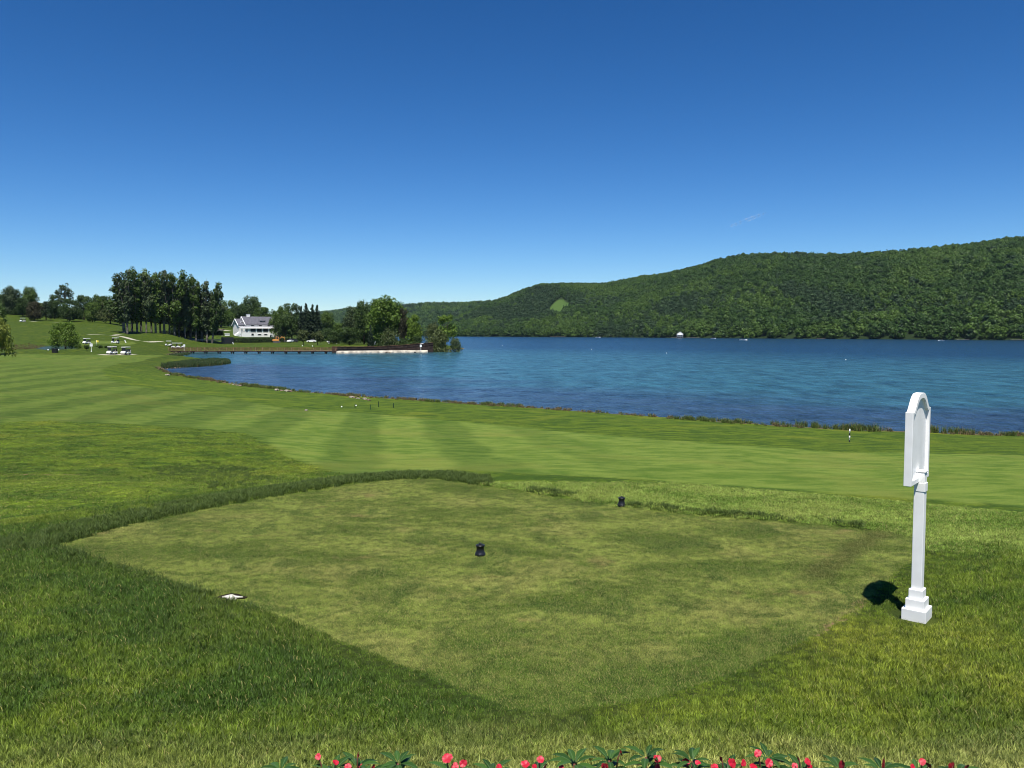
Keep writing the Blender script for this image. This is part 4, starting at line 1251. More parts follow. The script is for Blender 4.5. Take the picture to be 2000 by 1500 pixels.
# timber wall and its rails rising towards the wooded point
pts = [(648, 281, 677.2), (700, 283, 677.6), (750, 284, 676.8), (790, 285, 674.2), (815, 286, 671.8), (846, 287, 669.6)]
P3 = []
for px, d, top in pts:
    q = at(px, top, d); P3.append((q.x, q.y, q.z))
o0 = Vector((P3[0][0], P3[0][1], 0))
r = empty('timber_wall', o0, 0, 'dark curving timber retaining wall rising towards the wooded point', 'retaining wall')
wl = MB(); rl = MB()
for (x0, y0, z0), (x1, y1, z1) in zip(P3[:-1], P3[1:]):
    n = max(2, int(math.hypot(x1 - x0, y1 - y0) / 0.32))
    for k in range(n):
        t = (k + 0.5) / n
        x, y, z = x0 + (x1 - x0) * t - o0.x, y0 + (y1 - y0) * t - o0.y, z0 + (z1 - z0) * t + 0.04 * math.sin(k * 7.3)
        wl.box((x, y, z / 2 - 0.4), (math.hypot(x1 - x0, y1 - y0) / n * 0.97, 0.2 + 0.02 * (k % 3), z + 0.8), math.atan2(y1 - y0, x1 - x0))
wl.build('planking', WOOD_D, r)
for dz in (0.10, -0.75):
    rl = MB(); rl.tube([(x - o0.x, y - o0.y - 0.2, z + dz) for x, y, z in P3], 0.06, 6); rl.build('rail', WOOD_D if dz < 0 else WOOD, r)
# pale breakwater
top_px = [(655, 688.6), (662, 686.4), (690, 686.0), (720, 685.6), (748, 684.9), (780, 684.6), (805, 684.0), (836, 684.4)]
fr = [on_plane(px, 690.6 + 0.05 * math.sin(px * 0.7) - (px - 655) * 0.012, 0.0) for px in np.linspace(656, 835, 34)]
o0 = Vector((fr[0].x, fr[0].y, 0))
bw = MB()
n = len(fr); rr_ = random.Random(3)
low = [(q.x - o0.x, q.y - o0.y - 0.3, -1.0) for q in fr]
mid = [(q.x - o0.x + rr_.uniform(-.1, .1), q.y - o0.y + rr_.uniform(-0.08, 0.05), 0.28 + rr_.uniform(-.08, .08)) for q in fr]
mid2 = [(q.x - o0.x, q.y - o0.y + 0.25 + rr_.uniform(-0.06, 0.06), 0.55 + rr_.uniform(-.05, .05)) for q in fr]
upp = [(q.x - o0.x, q.y - o0.y + 0.55, 0.78) for k, q in enumerate(fr)]
bk = [(q.x - o0.x, q.y - o0.y + 5.0, 0.80) for q in fr]
bkl = [(q.x - o0.x, q.y - o0.y + 5.2, -1.0) for q in fr]
rows = [low, mid, mid2, upp, bk, bkl]
vs = [p for rw_ in rows for p in rw_]
fs = [(i * n + k, i * n + k + 1, (i + 1) * n + k + 1, (i + 1) * n + k) for i in range(len(rows) - 1) for k in range(n - 1)]
fs += [tuple(i * n for i in range(len(rows))), tuple(i * n + n - 1 for i in reversed(range(len(rows))))]
bw.add(vs, fs)
o = bw.build('breakwater', simple('pale weathered stone', (0.44, 0.40, 0.33), 0.9, 0.15, 0.25, 0.35, bmp=0.6), None, o0)
tag(o, 'low pale stone breakwater lying along the water before the timber wall', 'breakwater')
for k, px in enumerate((755, 761, 811)):
    q = on_plane(px, 690.6 - (px - 655) * 0.012, 0.0)
    o = MB().ball((0, 0, 0), 0.30, 2, 0.18, (1.4, 0.8, 0.6), k).build('shore_rock', STONE_M if k % 2 else WOOD_D, None, (q.x, q.y - 0.25, 0.08))
    tag(o, 'dark rock at the waterline of the pale breakwater', 'rock', 'rocks against the breakwater')

# white cabinet, upturned boat and markers near the wall
p = ground(733.3, 672.5)
r = empty('cabinet', p, 0.1, 'small white cabinet with a lid on the lawn by the wooded point', 'cabinet')
MB().box((0, 0, 0.45), (0.8, 0.6, 0.95)).build('body', WHITE, r); MB().box((0, 0, 1.22), (0.9, 0.7, 0.35)).build('top', WHITE, r); MB().box((0, 0, 0.985), (0.7, 0.5, 0.12)).build('gap', BLACK, r)
q = at(825, 671.2, 289)
hull = MB()
hs_ = [(-1.5, 0.0), (-1.2, 0.42), (0.0, 0.55), (1.1, 0.42), (1.7, 0.0)]
for (x0, w0), (x1, w1) in zip(hs_[:-1], hs_[1:]):
    hull.add([(x0, -w0, 0), (x1, -w1, 0), (x1, -w1 * 0.6, 0.4 if w1 else 0.05), (x0, -w0 * 0.6, 0.4 if w0 else 0.05), (x0, w0, 0), (x1, w1, 0), (x1, w1 * 0.6, 0.4 if w1 else 0.05), (x0, w0 * 0.6, 0.4 if w0 else 0.05)],
             [(0, 1, 2, 3), (7, 6, 5, 4), (3, 2, 6, 7)])
o = hull.build('upturned_boat', WHITE, None, (q.x, q.y + 1.6, q.z - 0.35)); tag(o, 'small white upturned boat above the timber wall', 'boat')
tag(MB().box((0, 0, -1.0), (4.4, 2.6, 1.9), 0, 0.9).build('bank', m_ground, None, (q.x, q.y + 1.8, q.z - 0.4)), None, None, None, 'structure')
for px, py, lab in [(590.5, 676.5, 'white marker on the bank behind the boardwalk under the pale tree'), (610.5, 677.3, 'white marker on the bank between the two pale trees'), (642.5, 671.6, 'white marker on the lawn left of the green'), (657.5, 672, 'white marker on the lawn near the flag')]:
    p = ground(px, py)
    tag(MB().lathe([(0.16, -0.05), (0.16, 0.35), (0.08, 0.5), (0.01, 0.52)], 10).build('lawn_marker', WHITE, None, p), lab, 'marker', 'white markers on the far lawn')
p = ground(671.5, 671)
r = empty('flagstick', p, 0, 'dark thin flagstick on the green beyond the boardwalk', 'flag')
MB().tube([(0, 0, -0.2), (0, 0, 1.6)], 0.05, 8).build('pole', BLACK, r); MB().box((0.14, 0, 1.45), (0.30, 0.03, 0.30)).build('flag', BLACK, r)

# ------------------------------------------------------------------ club house lawn
def hedge(pa, pb, h, dep, label, seed):
    L = (Vector(pb) - Vector(pa)).length
    r = empty('hedge', pa, math.atan2(pb[1] - pa[1], pb[0] - pa[0]), label, 'hedge', 'clipped hedges below the club house')
    n = int(L / 0.9)
    cl = []
    for k in range(n):
        x = L * (k + 0.5) / n
        for z in (0.35 * h, 0.8 * h):
            for y in (0.2 * dep, 0.8 * dep):
                cl.append((x, y, z, 0.62, 0.5))
    link('foliage', crown_mesh('hedge_foliage', cl, int(L * 95), 0.30, seed, L_DARK, fill=0.8), r)
    MB().box((L / 2, dep / 2, h * 0.42), (L - 0.4, dep * 0.6, h * 0.85)).build('stems', simple('hedge stems', (0.020, 0.030, 0.012), 0.9, 0.1), r)
    return r
def lawn_pt(px, py, d):
    q = at(px, py, d); return (q.x, q.y, tz(q.x, q.y))
hedge(lawn_pt(312, 667, 370), lawn_pt(434, 667.5, 366), 2.3, 1.8, 'left half of the long clipped hedge, ending in a rounded corner', 71)
hedge(lawn_pt(455, 667.5, 368), lawn_pt(566, 667.5, 372), 2.3, 1.8, 'right half of the long clipped hedge below the club house', 72)
a = Vector(lawn_pt(330, 668.5, 362)); b = Vector(lawn_pt(431, 668.5, 360))
kb = MB(); kb.box((0, 0, 0.05), ((b - a).length, 0.35, 0.45)); o = kb.build('kerb', CONC, None, (a + b) / 2); o.rotation_euler = (0, 0, math.atan2(b.y - a.y, b.x - a.x))
tag(o, None, None, None, 'structure')

# black screen
a = Vector(lawn_pt(432.5, 669, 358)); b = Vector(lawn_pt(456.5, 669, 358))
L = (b - a).length
r = empty('screen', (a + b) / 2, 0, 'big black rectangular screen standing before the hedge', 'screen')
MB().box((0, 0, 1.5), (L - 0.2, 0.06, 2.6)).build('panel', BLACK, r)
fm = MB().box((0, 0, 2.84), (L, 0.14, 0.12)).box((0, 0, 0.16), (L, 0.14, 0.12)); fm.build('frame', BLACK, r)
for s in (-1, 1):
    MB().box((s * (L / 2 - 0.06), 0, 1.4), (0.14, 0.16, 3.0)).build('post', BLACK, r)
    MB().tube([(s * (L / 2 - 0.5), 0, 2.2), (s * (L / 2 - 0.5), 1.2, 0)], 0.05, 6).build('brace', BLACK, r)
p = Vector(lawn_pt(455.8, 669, 356.5))
o = MB().box((0, 0, 0.4), (0.22, 0.3, 1.1)).build('leaning_board', WHITE, None, p); o.rotation_euler = (0, R(-18), 0)
tag(o, 'narrow white board leaning at the right foot of the black screen', 'board')

# four white block benches
for i, (px, lab) in enumerate([(400, 'leftmost of four white block benches in a row left of the club house'), (415.5, 'second from left of four white block benches on the bank'), (430, 'third from left of four white block benches on the bank'), (444, 'rightmost of four white block benches, nearest the club house')]):
    q = at(px, 654.6 - i * 0.1, 398); z = tz(q.x, q.y)
    r = empty('block_bench', (q.x, q.y, max(z, q.z - 0.1)), 0.02, lab, 'bench', 'white block benches')
    MB().box((0, 0, 0.80), (2.5, 0.8, 0.16)).build('top', WHITE, r)
    MB().box((0, -0.15, 0.25), (2.3, 0.12, 0.94)).build('front_panel', WHITE, r)
    for s in (-1, 1):
        MB().box((s * 1.05, 0.12, 0.25), (0.14, 0.36, 0.94)).build('leg', WHITE, r)
# low pale retaining wall with a mound of rubble on it
a = at(391, 647.6, 415); b = at(435.5, 648.4, 412)
L = math.hypot(b.x - a.x, b.y - a.y)
r = empty('low_wall', ((a.x + b.x) / 2, (a.y + b.y) / 2, (a.z + b.z) / 2), math.atan2(b.y - a.y, b.x - a.x), 'low pale concrete wall on the bank right of the poplar grove', 'wall')
MB().box((0, 0, 0.1), (L, 0.5, 1.5)).build('wall_face', CONC, r); MB().box((0, 0, 0.88), (L + 0.2, 0.65, 0.12)).build('coping', CONC, r)
rub = MB(); rr_ = random.Random(9)
for k in range(22):
    rub.ball((rr_.gauss(1.0, 2.4), 1.6 + rr_.random(), 0.9 + 0.5 * rr_.random()), 0.5 + 0.4 * rr_.random(), 1, 0.2, (1.3, 1, 0.7), k)
o = rub.build('rubble', STONE_M, None, ((a.x + b.x) / 2, (a.y + b.y) / 2, (a.z + b.z) / 2)); tag(o, 'heap of grey-brown rubble behind the low pale wall', 'rubble heap')

# ------------------------------------------------------------------ club house
def club_house():
    q = at(500, 657.8, 425)
    base = Vector((q.x, q.y, tz(q.x, q.y)))
    zb = at(500, 657.8, 425).z
    r = empty('club_house', (q.x, q.y, zb - 0.05), R(39), 'large white club house with grey shingle roofs and a columned porch', 'house')
    # local x along the facade (0 = middle of the main block front), y away from the lake, z up
    x0, x1 = -5.2, 10.8          # main block
    xa = -8.6                    # left end of the lower wing
    D = 10.0
    zE, zR = 6.55, 10.3          # eaves and ridge of the main roof
    # walls
    MB().box(((x0 + x1) / 2, D / 2, zE / 2 - 0.6), (x1 - x0, D, zE + 1.2)).build('main_wall', WHITE_D, r)
    MB().box(((xa + x0) / 2 - 0.01, D / 2 + 0.2, 2.9), (x0 - xa, D - 2.0, 6.6)).build('wing_wall', WHITE_D, r)
    g_ = MB(); g_.prism([(0, zE - 0.01), (D, zE - 0.01), (D / 2, zR - 0.05)], x0 + 0.002, x0 + 0.25, 'x'); g_.prism([(0, zE - 0.01), (D, zE - 0.01), (D / 2, zR - 0.05)], x1 - 0.25, x1 - 0.002, 'x'); g_.build('gable', WHITE_D, r)
    zr2 = 9.1
    g_ = MB(); g_.prism([(1.2, 6.19), (D - 0.8, 6.19), (D / 2 + 0.2, zr2 - 0.05)], xa + 0.002, xa + 0.25, 'x'); g_.build('gable', WHITE_D, r)
    # roofs: slabs with overhang
    def gable_roof(name, xs, xe, yf, yb, ze, zr, ov=0.45, t=0.22):
        ym = (yf + yb) / 2
        sl = (zr - ze) / (ym - yf)
        m = MB()
        m.prism([(yf - ov, ze - ov * sl + 0.02), (ym, zr + 0.02), (yb + ov, ze - ov * sl + 0.02), (yb + ov, ze - ov * sl + t), (ym, zr + t + 0.06), (yf - ov, ze - ov * sl + t)], xs - ov, xe + ov, 'x')
        o = m.build(name, SLATE, r)
        tr = MB()
        for x in (xs - ov - 0.05, xe + ov + 0.05):
            tr.prism([(yf - ov - 0.03, ze - ov * sl - 0.25), (ym, zr - 0.26), (yb + ov + 0.03, ze - ov * sl - 0.25), (yb + ov + 0.03, ze - ov * sl + t + 0.05), (ym, zr + t + 0.1), (yf - ov - 0.03, ze - ov * sl + t + 0.05)], x - 0.12, x + 0.12, 'x')
        tr.build('bargeboard', WHITE, o)
        return o
    rf = gable_roof('roof', x0, x1, 0, D, zE, zR)
    rw = gable_roof('wing_roof', xa, x0 - 0.6, 1.2, D - 0.8, 6.2, zr2, 0.4)
    MB().box((x0 + 3.2, D / 2, zR + 0.7), (1.7, 0.9, 1.3)).box((x0 + 3.2, D / 2, zR + 1.38), (1.95, 1.1, 0.16)).build('chimney', WHITE, r)
    # dormer with a row of dark windows
    d_ = MB().box((x0 + 9.3, 2.2, zE + 1.25), (2.9, 1.8, 1.1)).build('dormer', WHITE, r)
    MB().box((x0 + 9.3, 2.0, zE + 1.87), (3.2, 2.4, 0.12)).build('dormer_roof', SLATE, d_)
    for k in range(4):
        MB().box((x0 + 8.3 + 0.67 * k, 1.285, zE + 1.35), (0.5, 0.06, 0.55)).build('pane', GLASS, d_)
    d2 = MB().box((xa + 2.2, 2.9, 6.2 + 1.25), (1.3, 1.2, 0.8)).build('dormer', WHITE, r)
    for k in range(2):
        MB().box((xa + 1.9 + 0.6 * k, 2.285, 6.2 + 1.3), (0.4, 0.06, 0.45)).build('pane', GLASS, d2)
    # upper windows under the eaves
    for x in (x0 + 3.4, x0 + 7.6, x0 + 12.2):
        f = MB().box((x, -0.03, 5.75), (1.7, 0.10, 0.75)).build('window', WHITE, r); MB().box((x, -0.075, 5.75), (1.5, 0.06, 0.58)).build('pane', GLASS, f)
    # porch on the first floor: deck, dark recess, columns, roof
    yp = -3.0
    MB().box(((xa + x1) / 2 + 0.3, yp / 2, 1.05), (x1 - xa + 0.6, -yp - 0.02, 2.25)).build('porch_base', WHITE, r)
    MB().box(((x0 + x1) / 2, -0.03, 3.3), (x1 - x0 - 0.6, 0.05, 2.0)).build('porch_back', DARKIN, r)
    pr = MB(); pr.prism([(yp - 0.5, 4.62), (0.0, 5.22), (0.0, 5.34), (yp - 0.5, 4.82)], xa - 0.7, x1 + 0.7, 'x')
    po = pr.build('porch_roof', simple('pale porch roof', (0.55, 0.55, 0.56), 0.6, 0.3), r)
    MB().box(((xa + x1) / 2, yp - 0.42, 4.50), (x1 - xa + 1.5, 0.22, 0.42)).build('fascia', WHITE, po)
    for k, x in enumerate((xa + 0.2, xa + 2.0, x0 + 0.1, x0 + 0.9, x0 + 4.3, x0 + 7.6, x0 + 10.9, x0 + 14.2, x1 - 0.1)):
        MB().box((x, yp + 0.2, 3.25), (0.55 if k > 1 else 0.4, 0.5, 2.2)).build('column', WHITE, r)
    rl = MB().box(((xa + x1) / 2, yp + 0.12, 2.95), (x1 - xa, 0.08, 0.10)).box(((xa + x1) / 2, yp + 0.12, 2.30), (x1 - xa, 0.08, 0.08))
    for k in range(60):
        rl.box((xa + (x1 - xa) * (k + 0.5) / 60, yp + 0.12, 2.6), (0.07, 0.05, 0.64))
    rl.build('balustrade', WHITE, r)
    # openings in the base
    for x, wv, hv in ((x0 + 2.2, 1.2, 1.0), (x0 + 5.9, 1.7, 0.5), (x0 + 9.2, 1.7, 0.5)):
        f = MB().box((x, yp - 0.02, 1.25), (wv + 0.3, 0.08, hv + 0.3)).build('window', WHITE, r); MB().box((x, yp - 0.06, 1.25), (wv, 0.06, hv)).build('pane', GLASS, f)
    arch = [(-0.55, -0.4), (0.55, -0.4), (0.55, 0.55)] + [(0.55 * math.cos(t), 0.55 + 0.55 * math.sin(t)) for t in np.linspace(0.2, math.pi - 0.2, 8)] + [(-0.55, 0.55)]
    dd = MB(); dd.prism([(x0 + 12.0 + u, w_) for u, w_ in arch], yp - 0.06, yp - 0.02, 'y'); dd.build('door', GLASS, r)
    # flared stair at the right end
    st_ = MB()
    for k in range(10):
        st_.box((x0 + 14.4, yp - 0.2 - 0.32 * k, 1.05 - 0.11 * k), (4.2, 0.34, 2.2 - 0.22 * k))
    so = st_.build('stair', WHITE, r)
    for x in (x0 + 12.2, x0 + 14.0, x0 + 16.6):
        b_ = MB(); b_.prism([(yp - 0.05, 1.6), (yp - 0.05, 3.1), (yp - 3.5, 0.95), (yp - 3.5, -0.3)], x - 0.12, x + 0.12, 'x'); b_.build('stair_wall', WHITE, so)
    # side stair at the left end
    ls = MB()
    for k in range(7):
        ls.box((xa - 0.4 - 0.35 * k, yp + 1.5, 1.0 - 0.15 * k), (0.37, 2.4, 2.2 - 0.3 * k))
    lo = ls.build('side_stair', WHITE, r)
    for y in (yp + 0.3, yp + 2.7):
        b_ = MB(); b_.prism([(xa - 0.2, 1.6), (xa - 0.2, 3.0), (xa - 2.9, 1.3), (xa - 2.9, 0.2)], y - 0.08, y + 0.08, 'y'); b_.build('stair_wall', WHITE, lo)
    # wing windows
    for x in (xa + 1.1, xa + 2.6):
        f = MB().box((x, 1.17, 5.3), (0.9, 0.10, 1.0)).build('window', WHITE, r); MB().box((x, 1.12, 5.3), (0.7, 0.06, 0.8)).build('pane', GLASS, f)
    f = MB().box((xa - 0.03, 5.2, 6.9), (0.08, 0.9, 1.3)).build('window', WHITE, r); MB().box((xa - 0.08, 5.2, 6.9), (0.06, 0.7, 1.1)).build('pane', GLASS, f)
    return r
club_house()
# grey-blue outbuilding half hidden by the tree to the right of it
q = at(534, 657, 440); z = tz(q.x, q.y)
r = empty('annex', (q.x, q.y, z), R(12), 'pale annex with a shed roof half hidden behind the tree right of the club house', 'house')
MB().box((0, 0, 1.8), (7.0, 5.0, 3.9)).build('wall', simple('blue grey siding', (0.30, 0.33, 0.38), 0.7, 0.2), r)
MB().prism([(-2.9, 3.6), (2.9, 4.9), (2.9, 5.1), (-2.9, 3.8)], -3.8, 3.8, 'x').build('roof', WHITE_D, r)
for x in (-2.4, 0, 2.4):
    f = MB().box((x, -2.53, 2.0), (1.5, 0.10, 1.5)).build('window', WHITE, r); MB().box((x, -2.58, 2.0), (1.3, 0.06, 1.3)).build('pane', GLASS, f)

# ------------------------------------------------------------------ digger and parked cars
q = ground(548, 667.8)
q = Vector(lawn_pt(548, 668, 372))
r = empty('digger', q + Vector((0, -6, 0)), R(8), 'orange tracked digger with its arm reaching right, parked before the hedge', 'digger')
for y in (-0.85, 0.85):
    tr = MB(); tr.prism([(-1.5, 0.12), (-1.25, -0.1), (1.25, -0.1), (1.5, 0.12), (1.5, 0.42), (1.25, 0.62), (-1.25, 0.62), (-1.5, 0.42)], y - 0.22, y + 0.22, 'y'); tr.build('track', STEEL, r)
bd = MB(); bd.prism([(-1.75, 0.75), (1.0, 0.75), (1.0, 1.35), (0.3, 1.45), (-1.3, 1.6), (-1.75, 1.35)], -0.95, 0.95, 'y'); bd.build('body', ORANGE, r, bevel=0.05)
cb = MB(); cb.prism([(-0.35, 1.4), (0.95, 1.35), (1.0, 1.9), (0.75, 2.6), (-0.30, 2.6)], -0.9, 0.15, 'y'); co = cb.build('cab', ORANGE, r, bevel=0.04)
MB().prism([(0.0, 1.62), (0.80, 1.60), (0.82, 1.9), (0.62, 2.45), (0.0, 2.45)], -0.93, -0.905, 'y').build('cab_window', GLASS, co)
bm_ = MB(); bm_.tube([(0.9, 0.45, 1.3), (2.0, 0.45, 2.5), (3.0, 0.45, 2.35)], [0.20, 0.18, 0.13], 6); bm_.build('boom', ORANGE, r)
stt = MB(); stt.tube([(3.0, 0.45, 2.5), (3.5, 0.45, 1.0)], [0.13, 0.09], 6); so = stt.build('stick', ORANGE, r)
MB().prism([(3.35, 1.05), (3.65, 1.0), (3.75, 0.55), (3.45, 0.25), (3.1, 0.45)], 0.1, 0.8, 'y').build('bucket', STEEL, so)

def car(px, py, d, deg, paint, label):
    q = Vector(lawn_pt(px, py, d))
    r = empty('parked_car', q, R(deg), label, 'car', 'cars parked under the trees')
    b_ = MB(); b_.prism([(-2.15, 0.30), (2.15, 0.30), (2.2, 0.62), (2.0, 0.82), (1.0, 0.95), (-1.9, 0.98), (-2.15, 0.85)], -0.88, 0.88, 'y'); b_.build('body', paint, r, bevel=0.06)
    c_ = MB(); c_.prism([(-1.8, 0.96), (1.05, 0.93), (0.35, 1.45), (-1.35, 1.48)], -0.76, 0.76, 'y'); co = c_.build('cabin', GLASS, r, bevel=0.05)
    MB().box((-0.5, 0, 1.49), (1.6, 1.3, 0.05)).build('cabin_roof', paint, co)
    for x in (-1.35, 1.35):
        for y in (-0.80, 0.80):
            MB().tube([(x, y - 0.1, 0.33), (x, y + 0.1, 0.33)], 0.33, 14).build('wheel', RUBBER, r)
    for y in (-0.6, 0.6):
        MB().box((2.14, y, 0.66), (0.10, 0.35, 0.16)).build('headlight', WHITE, r)
car(573, 667.8, 372, 190, CAR_D, 'dark car parked right of the digger')
car(567.5, 667.8, 370, 260, WHITE, 'white car end-on between the digger and the dark car')
car(609, 667.5, 375, 175, WHITE, 'white car parked between the two small pale trees')
car(648, 667, 378, 185, WHITE, 'white car parked at the left end of the wooded point')

# ------------------------------------------------------------------ on and across the lake
def boat(px, py, deg, L, label):
    p = on_plane(px, py, 0.0)
    k = L / 6.0
    r = empty('motor_boat', (p.x, p.y, 0.0), R(deg), label, 'boat', 'white motor boats on the lake', k)
    h = MB()
    st_ = [(-3.0, 0.95, 0.75, 0.55), (-1.0, 1.1, 0.75, 0.6), (1.0, 1.0, 0.82, 0.6), (2.3, 0.55, 0.95, 0.35), (3.1, 0.03, 1.05, 0.02)]
    n = len(st_)
    vs = [v_ for x, wv, zt, wb in st_ for v_ in ((x, -wv, zt), (x, -wb, -0.2), (x, wb, -0.2), (x, wv, zt))]
    fs = []
    for i in range(n - 1):
        for j in range(4):
            fs.append((i * 4 + j, i * 4 + (j + 1) % 4, (i + 1) * 4 + (j + 1) % 4, (i + 1) * 4 + j))
    fs += [(3, 2, 1, 0), ((n - 1) * 4, (n - 1) * 4 + 1, (n - 1) * 4 + 2, (n - 1) * 4 + 3)]
    h.add(vs, fs); h.build('hull', WHITE, r)
    MB().prism([(-0.3, 0.75), (0.9, 0.78), (0.5, 1.35), (0.1, 1.42), (-0.3, 1.35)], -0.75, 0.75, 'y').build('windscreen', GLASS, r)
    MB().box((-1.4, 0, 0.85), (0.7, 1.3, 0.35)).build('seat', CREAM, r)
    MB().box((-3.15, 0, 0.55), (0.35, 0.4, 0.9)).build('outboard_motor', BLACK, r)
boat(1167.5, 659.6, 10, 6.5, 'leftmost white motor boat, close under the far shore')
boat(1393, 661.7, 5, 5.6, 'white motor boat to the right of the white lake house')
boat(1451.5, 664.8, -8, 6.4, 'white motor boat farther out on the water, right of the other near the lake house')
boat(1838, 665.8, 175, 4.6, 'rightmost white motor boat under the big hill')
for px, py, lab in [(981, 675.5, 'white buoy out from the wooded point'), (1155.5, 682.5, 'white buoy in the middle of the lake below the leftmost boat'), (1302, 690, 'white buoy on the water below the white lake house'), (1652, 703, 'tiny white buoy on the right part of the lake')]:
    p = on_plane(px, py, 0.0)
    tag(MB().lathe([(0.02, -0.15), (0.08, -0.05), (0.11, 0.05), (0.08, 0.12), (0.03, 0.16), (0.02, 0.24), (0.01, 0.25)], 12).build('buoy', WHITE, None, (p.x, p.y, 0)), lab, 'buoy', 'white buoys on the lake')
HK = [(780, 1330), (900, 1260), (1000, 1190), (1100, 1120), (1250, 1020), (1500, 880), (1750, 770), (2000, 690), (2400, 600)]
def far_d(px): return float(np.interp(px, [q[0] for q in HK], [q[1] for q in HK]))
d = far_d(1327.5) - 6
q = Vector(((1327.5 - 1000) / FPX * d, d, 0.6))
LAKE_HOUSE = q
r = empty('lake_house', q, R(-14), 'white lake house with a gable roof at the foot of the wooded hill', 'house')
MB().box((0, 3.5, 2.2), (6.8, 6.0, 3.4)).build('wall', WHITE, r)
MB().box((0, 3.5, -0.2), (7.2, 6.4, 1.6)).build('foundation', DARKIN, r)
g_ = MB(); g_.prism([(-3.4, 3.9), (3.4, 3.9), (0, 6.4)], 0.502, 6.498, 'y'); g_.build('gable', WHITE, r)
g_ = MB(); g_.prism([(-3.9, 3.55), (0, 6.42), (3.9, 3.55), (3.9, 3.85), (0, 6.75), (-3.9, 3.85)], 0.0, 7.0, 'y'); g_.build('roof', simple('pale metal roof', (0.50, 0.52, 0.53), 0.5, 0.4), r)
MB().box((0, -1.0, 1.0), (7.4, 2.6, 0.2)).build('deck', WOOD_G, r)
for x in (-3.4, -1.1, 1.1, 3.4):
    MB().box((x, -2.1, 1.0), (0.22, 0.22, 4.4)).build('porch_post', WHITE, r)
MB().box((0, -1.0, 3.2), (7.8, 2.9, 0.2)).build('porch_roof', WHITE, r)
for x in (-2.2, 0, 2.2):
    f = MB().box((x, 0.47, 2.1), (1.3, 0.10, 1.5)).build('window', WHITE, r); MB().box((x, 0.42, 2.1), (1.1, 0.06, 1.3)).build('pane', GLASS, f)
for px, L, lab in [(1084, 14, 'pale jetty on the far shore left of the leftmost boat'), (1098, 9, 'short pale jetty on the far shore nearest the leftmost boat'), (1320, 13, 'pale jetty in front of the white lake house'), (1352, 16, 'pale jetty just right of the white lake house'),
                   (1602, 9, 'pale jetty under the middle of the big hill'), (1878, 12, 'pale jetty right of the rightmost motor boat'), (1985, 11, 'pale jetty near the right edge of the picture')]:
    d = far_d(px) - 7; x = (px - 1000) / FPX * d
    r = empty('jetty', (x, d, 0), 0.05, lab, 'jetty', 'jetties on the far shore')
    MB().box((0, 0, 0.55), (L, 1.8, 0.22)).build('deck', WOOD_G, r)
    for s in (-0.45, -0.15, 0.15, 0.45):
        MB().tube([(L * s, -0.7, -1), (L * s, -0.7, 1.1)], 0.12, 6).build('pile', WOOD_D, r)

# ------------------------------------------------------------------ contrail high in the sky
m_con, nt, out = mat('thin ice cloud')
tc = N(nt, 'ShaderNodeTexCoord').outputs['Generated']
f = noise(nt, stretch(nt, tc, (5, 1, 1)), 2.2, 3, 0.6)
em = N(nt, 'ShaderNodeBsdfDiffuse', {'Color': (0.85, 0.93, 1.0, 1)})
tl = N(nt, 'ShaderNodeBsdfTranslucent', {'Color': (0.85, 0.93, 1.0, 1)})
ad = N(nt, 'ShaderNodeMixShader', {0: 0.5, 1: em.outputs[0], 2: tl.outputs[0]})
lw = N(nt, 'ShaderNodeLayerWeight', {'Blend': 0.35}).outputs['Facing']
al = math_(nt, 'MULTIPLY', mrange(nt, lw, 0.95, 0.25, 0, 0.20), mrange(nt, f, 0.42, 0.62))
mx = N(nt, 'ShaderNodeMixShader', {0: al, 1: N(nt, 'ShaderNodeBsdfTransparent').outputs[0], 2: ad.outputs[0]})
nt.links.new(mx.outputs[0], out.inputs[0])
pa = at(1497, 415, 14000); pb = at(1424, 443, 14600)
cm_ = MB(); cm_.tube([pa.lerp(pb, t) - pa for t in np.linspace(0, 1, 14)], [8 + 26 * math.sin(math.pi * t) ** 0.5 for t in np.linspace(0.0, 1, 14)], 14)
tag(cm_.build('contrail_cloud', m_con, None, pa), 'faint short streak of contrail above the hill', None, None, 'stuff')

# ------------------------------------------------------------------ grass blades
def blade_mesh(name, n, rad, hmin, hmax, wid, bend, seed, material):
    g = np.random.default_rng(seed)
    a = g.random(n) * 6.283; rr = rad * np.sqrt(g.random(n))
    bx, by = rr * np.cos(a), rr * np.sin(a)
    h = hmin + (hmax - hmin) * g.random(n)
    d = g.random(n) * 6.283
    lean = bend * (0.25 + 0.9 * g.random(n)) * h
    f = g.random(n) * 6.283
    wx, wy = np.cos(f) * wid * 0.5, np.sin(f) * wid * 0.5
    k = 0.7 + 0.6 * g.random(n)
    wx, wy = wx * k, wy * k
    mx, my, mz = bx + np.cos(d) * lean * 0.35, by + np.sin(d) * lean * 0.35, h * 0.6
    tx, ty, tz_ = bx + np.cos(d) * lean, by + np.sin(d) * lean, h * (1 - 0.25 * bend * 0.6)
    z0 = np.full(n, -0.004)
    V = np.stack([np.stack([bx - wx, by - wy, z0], 1), np.stack([bx + wx, by + wy, z0], 1), np.stack([mx + wx * 0.75, my + wy * 0.75, mz], 1), np.stack([mx - wx * 0.75, my - wy * 0.75, mz], 1),
                  np.stack([tx + wx * 0.12, ty + wy * 0.12, tz_], 1), np.stack([tx - wx * 0.12, ty - wy * 0.12, tz_], 1)], 1).reshape(-1, 3)
    b = np.arange(n)[:, None] * 6
    F = np.concatenate([b + np.array([[0, 1, 2, 3]]), b + np.array([[3, 2, 4, 5]])])
    return npmesh(name, V, F, material, {'var': np.repeat(g.random(n), 6), 'ht': np.tile(np.array([0, 0, .6, .6, 1, 1.]), n)}, False)

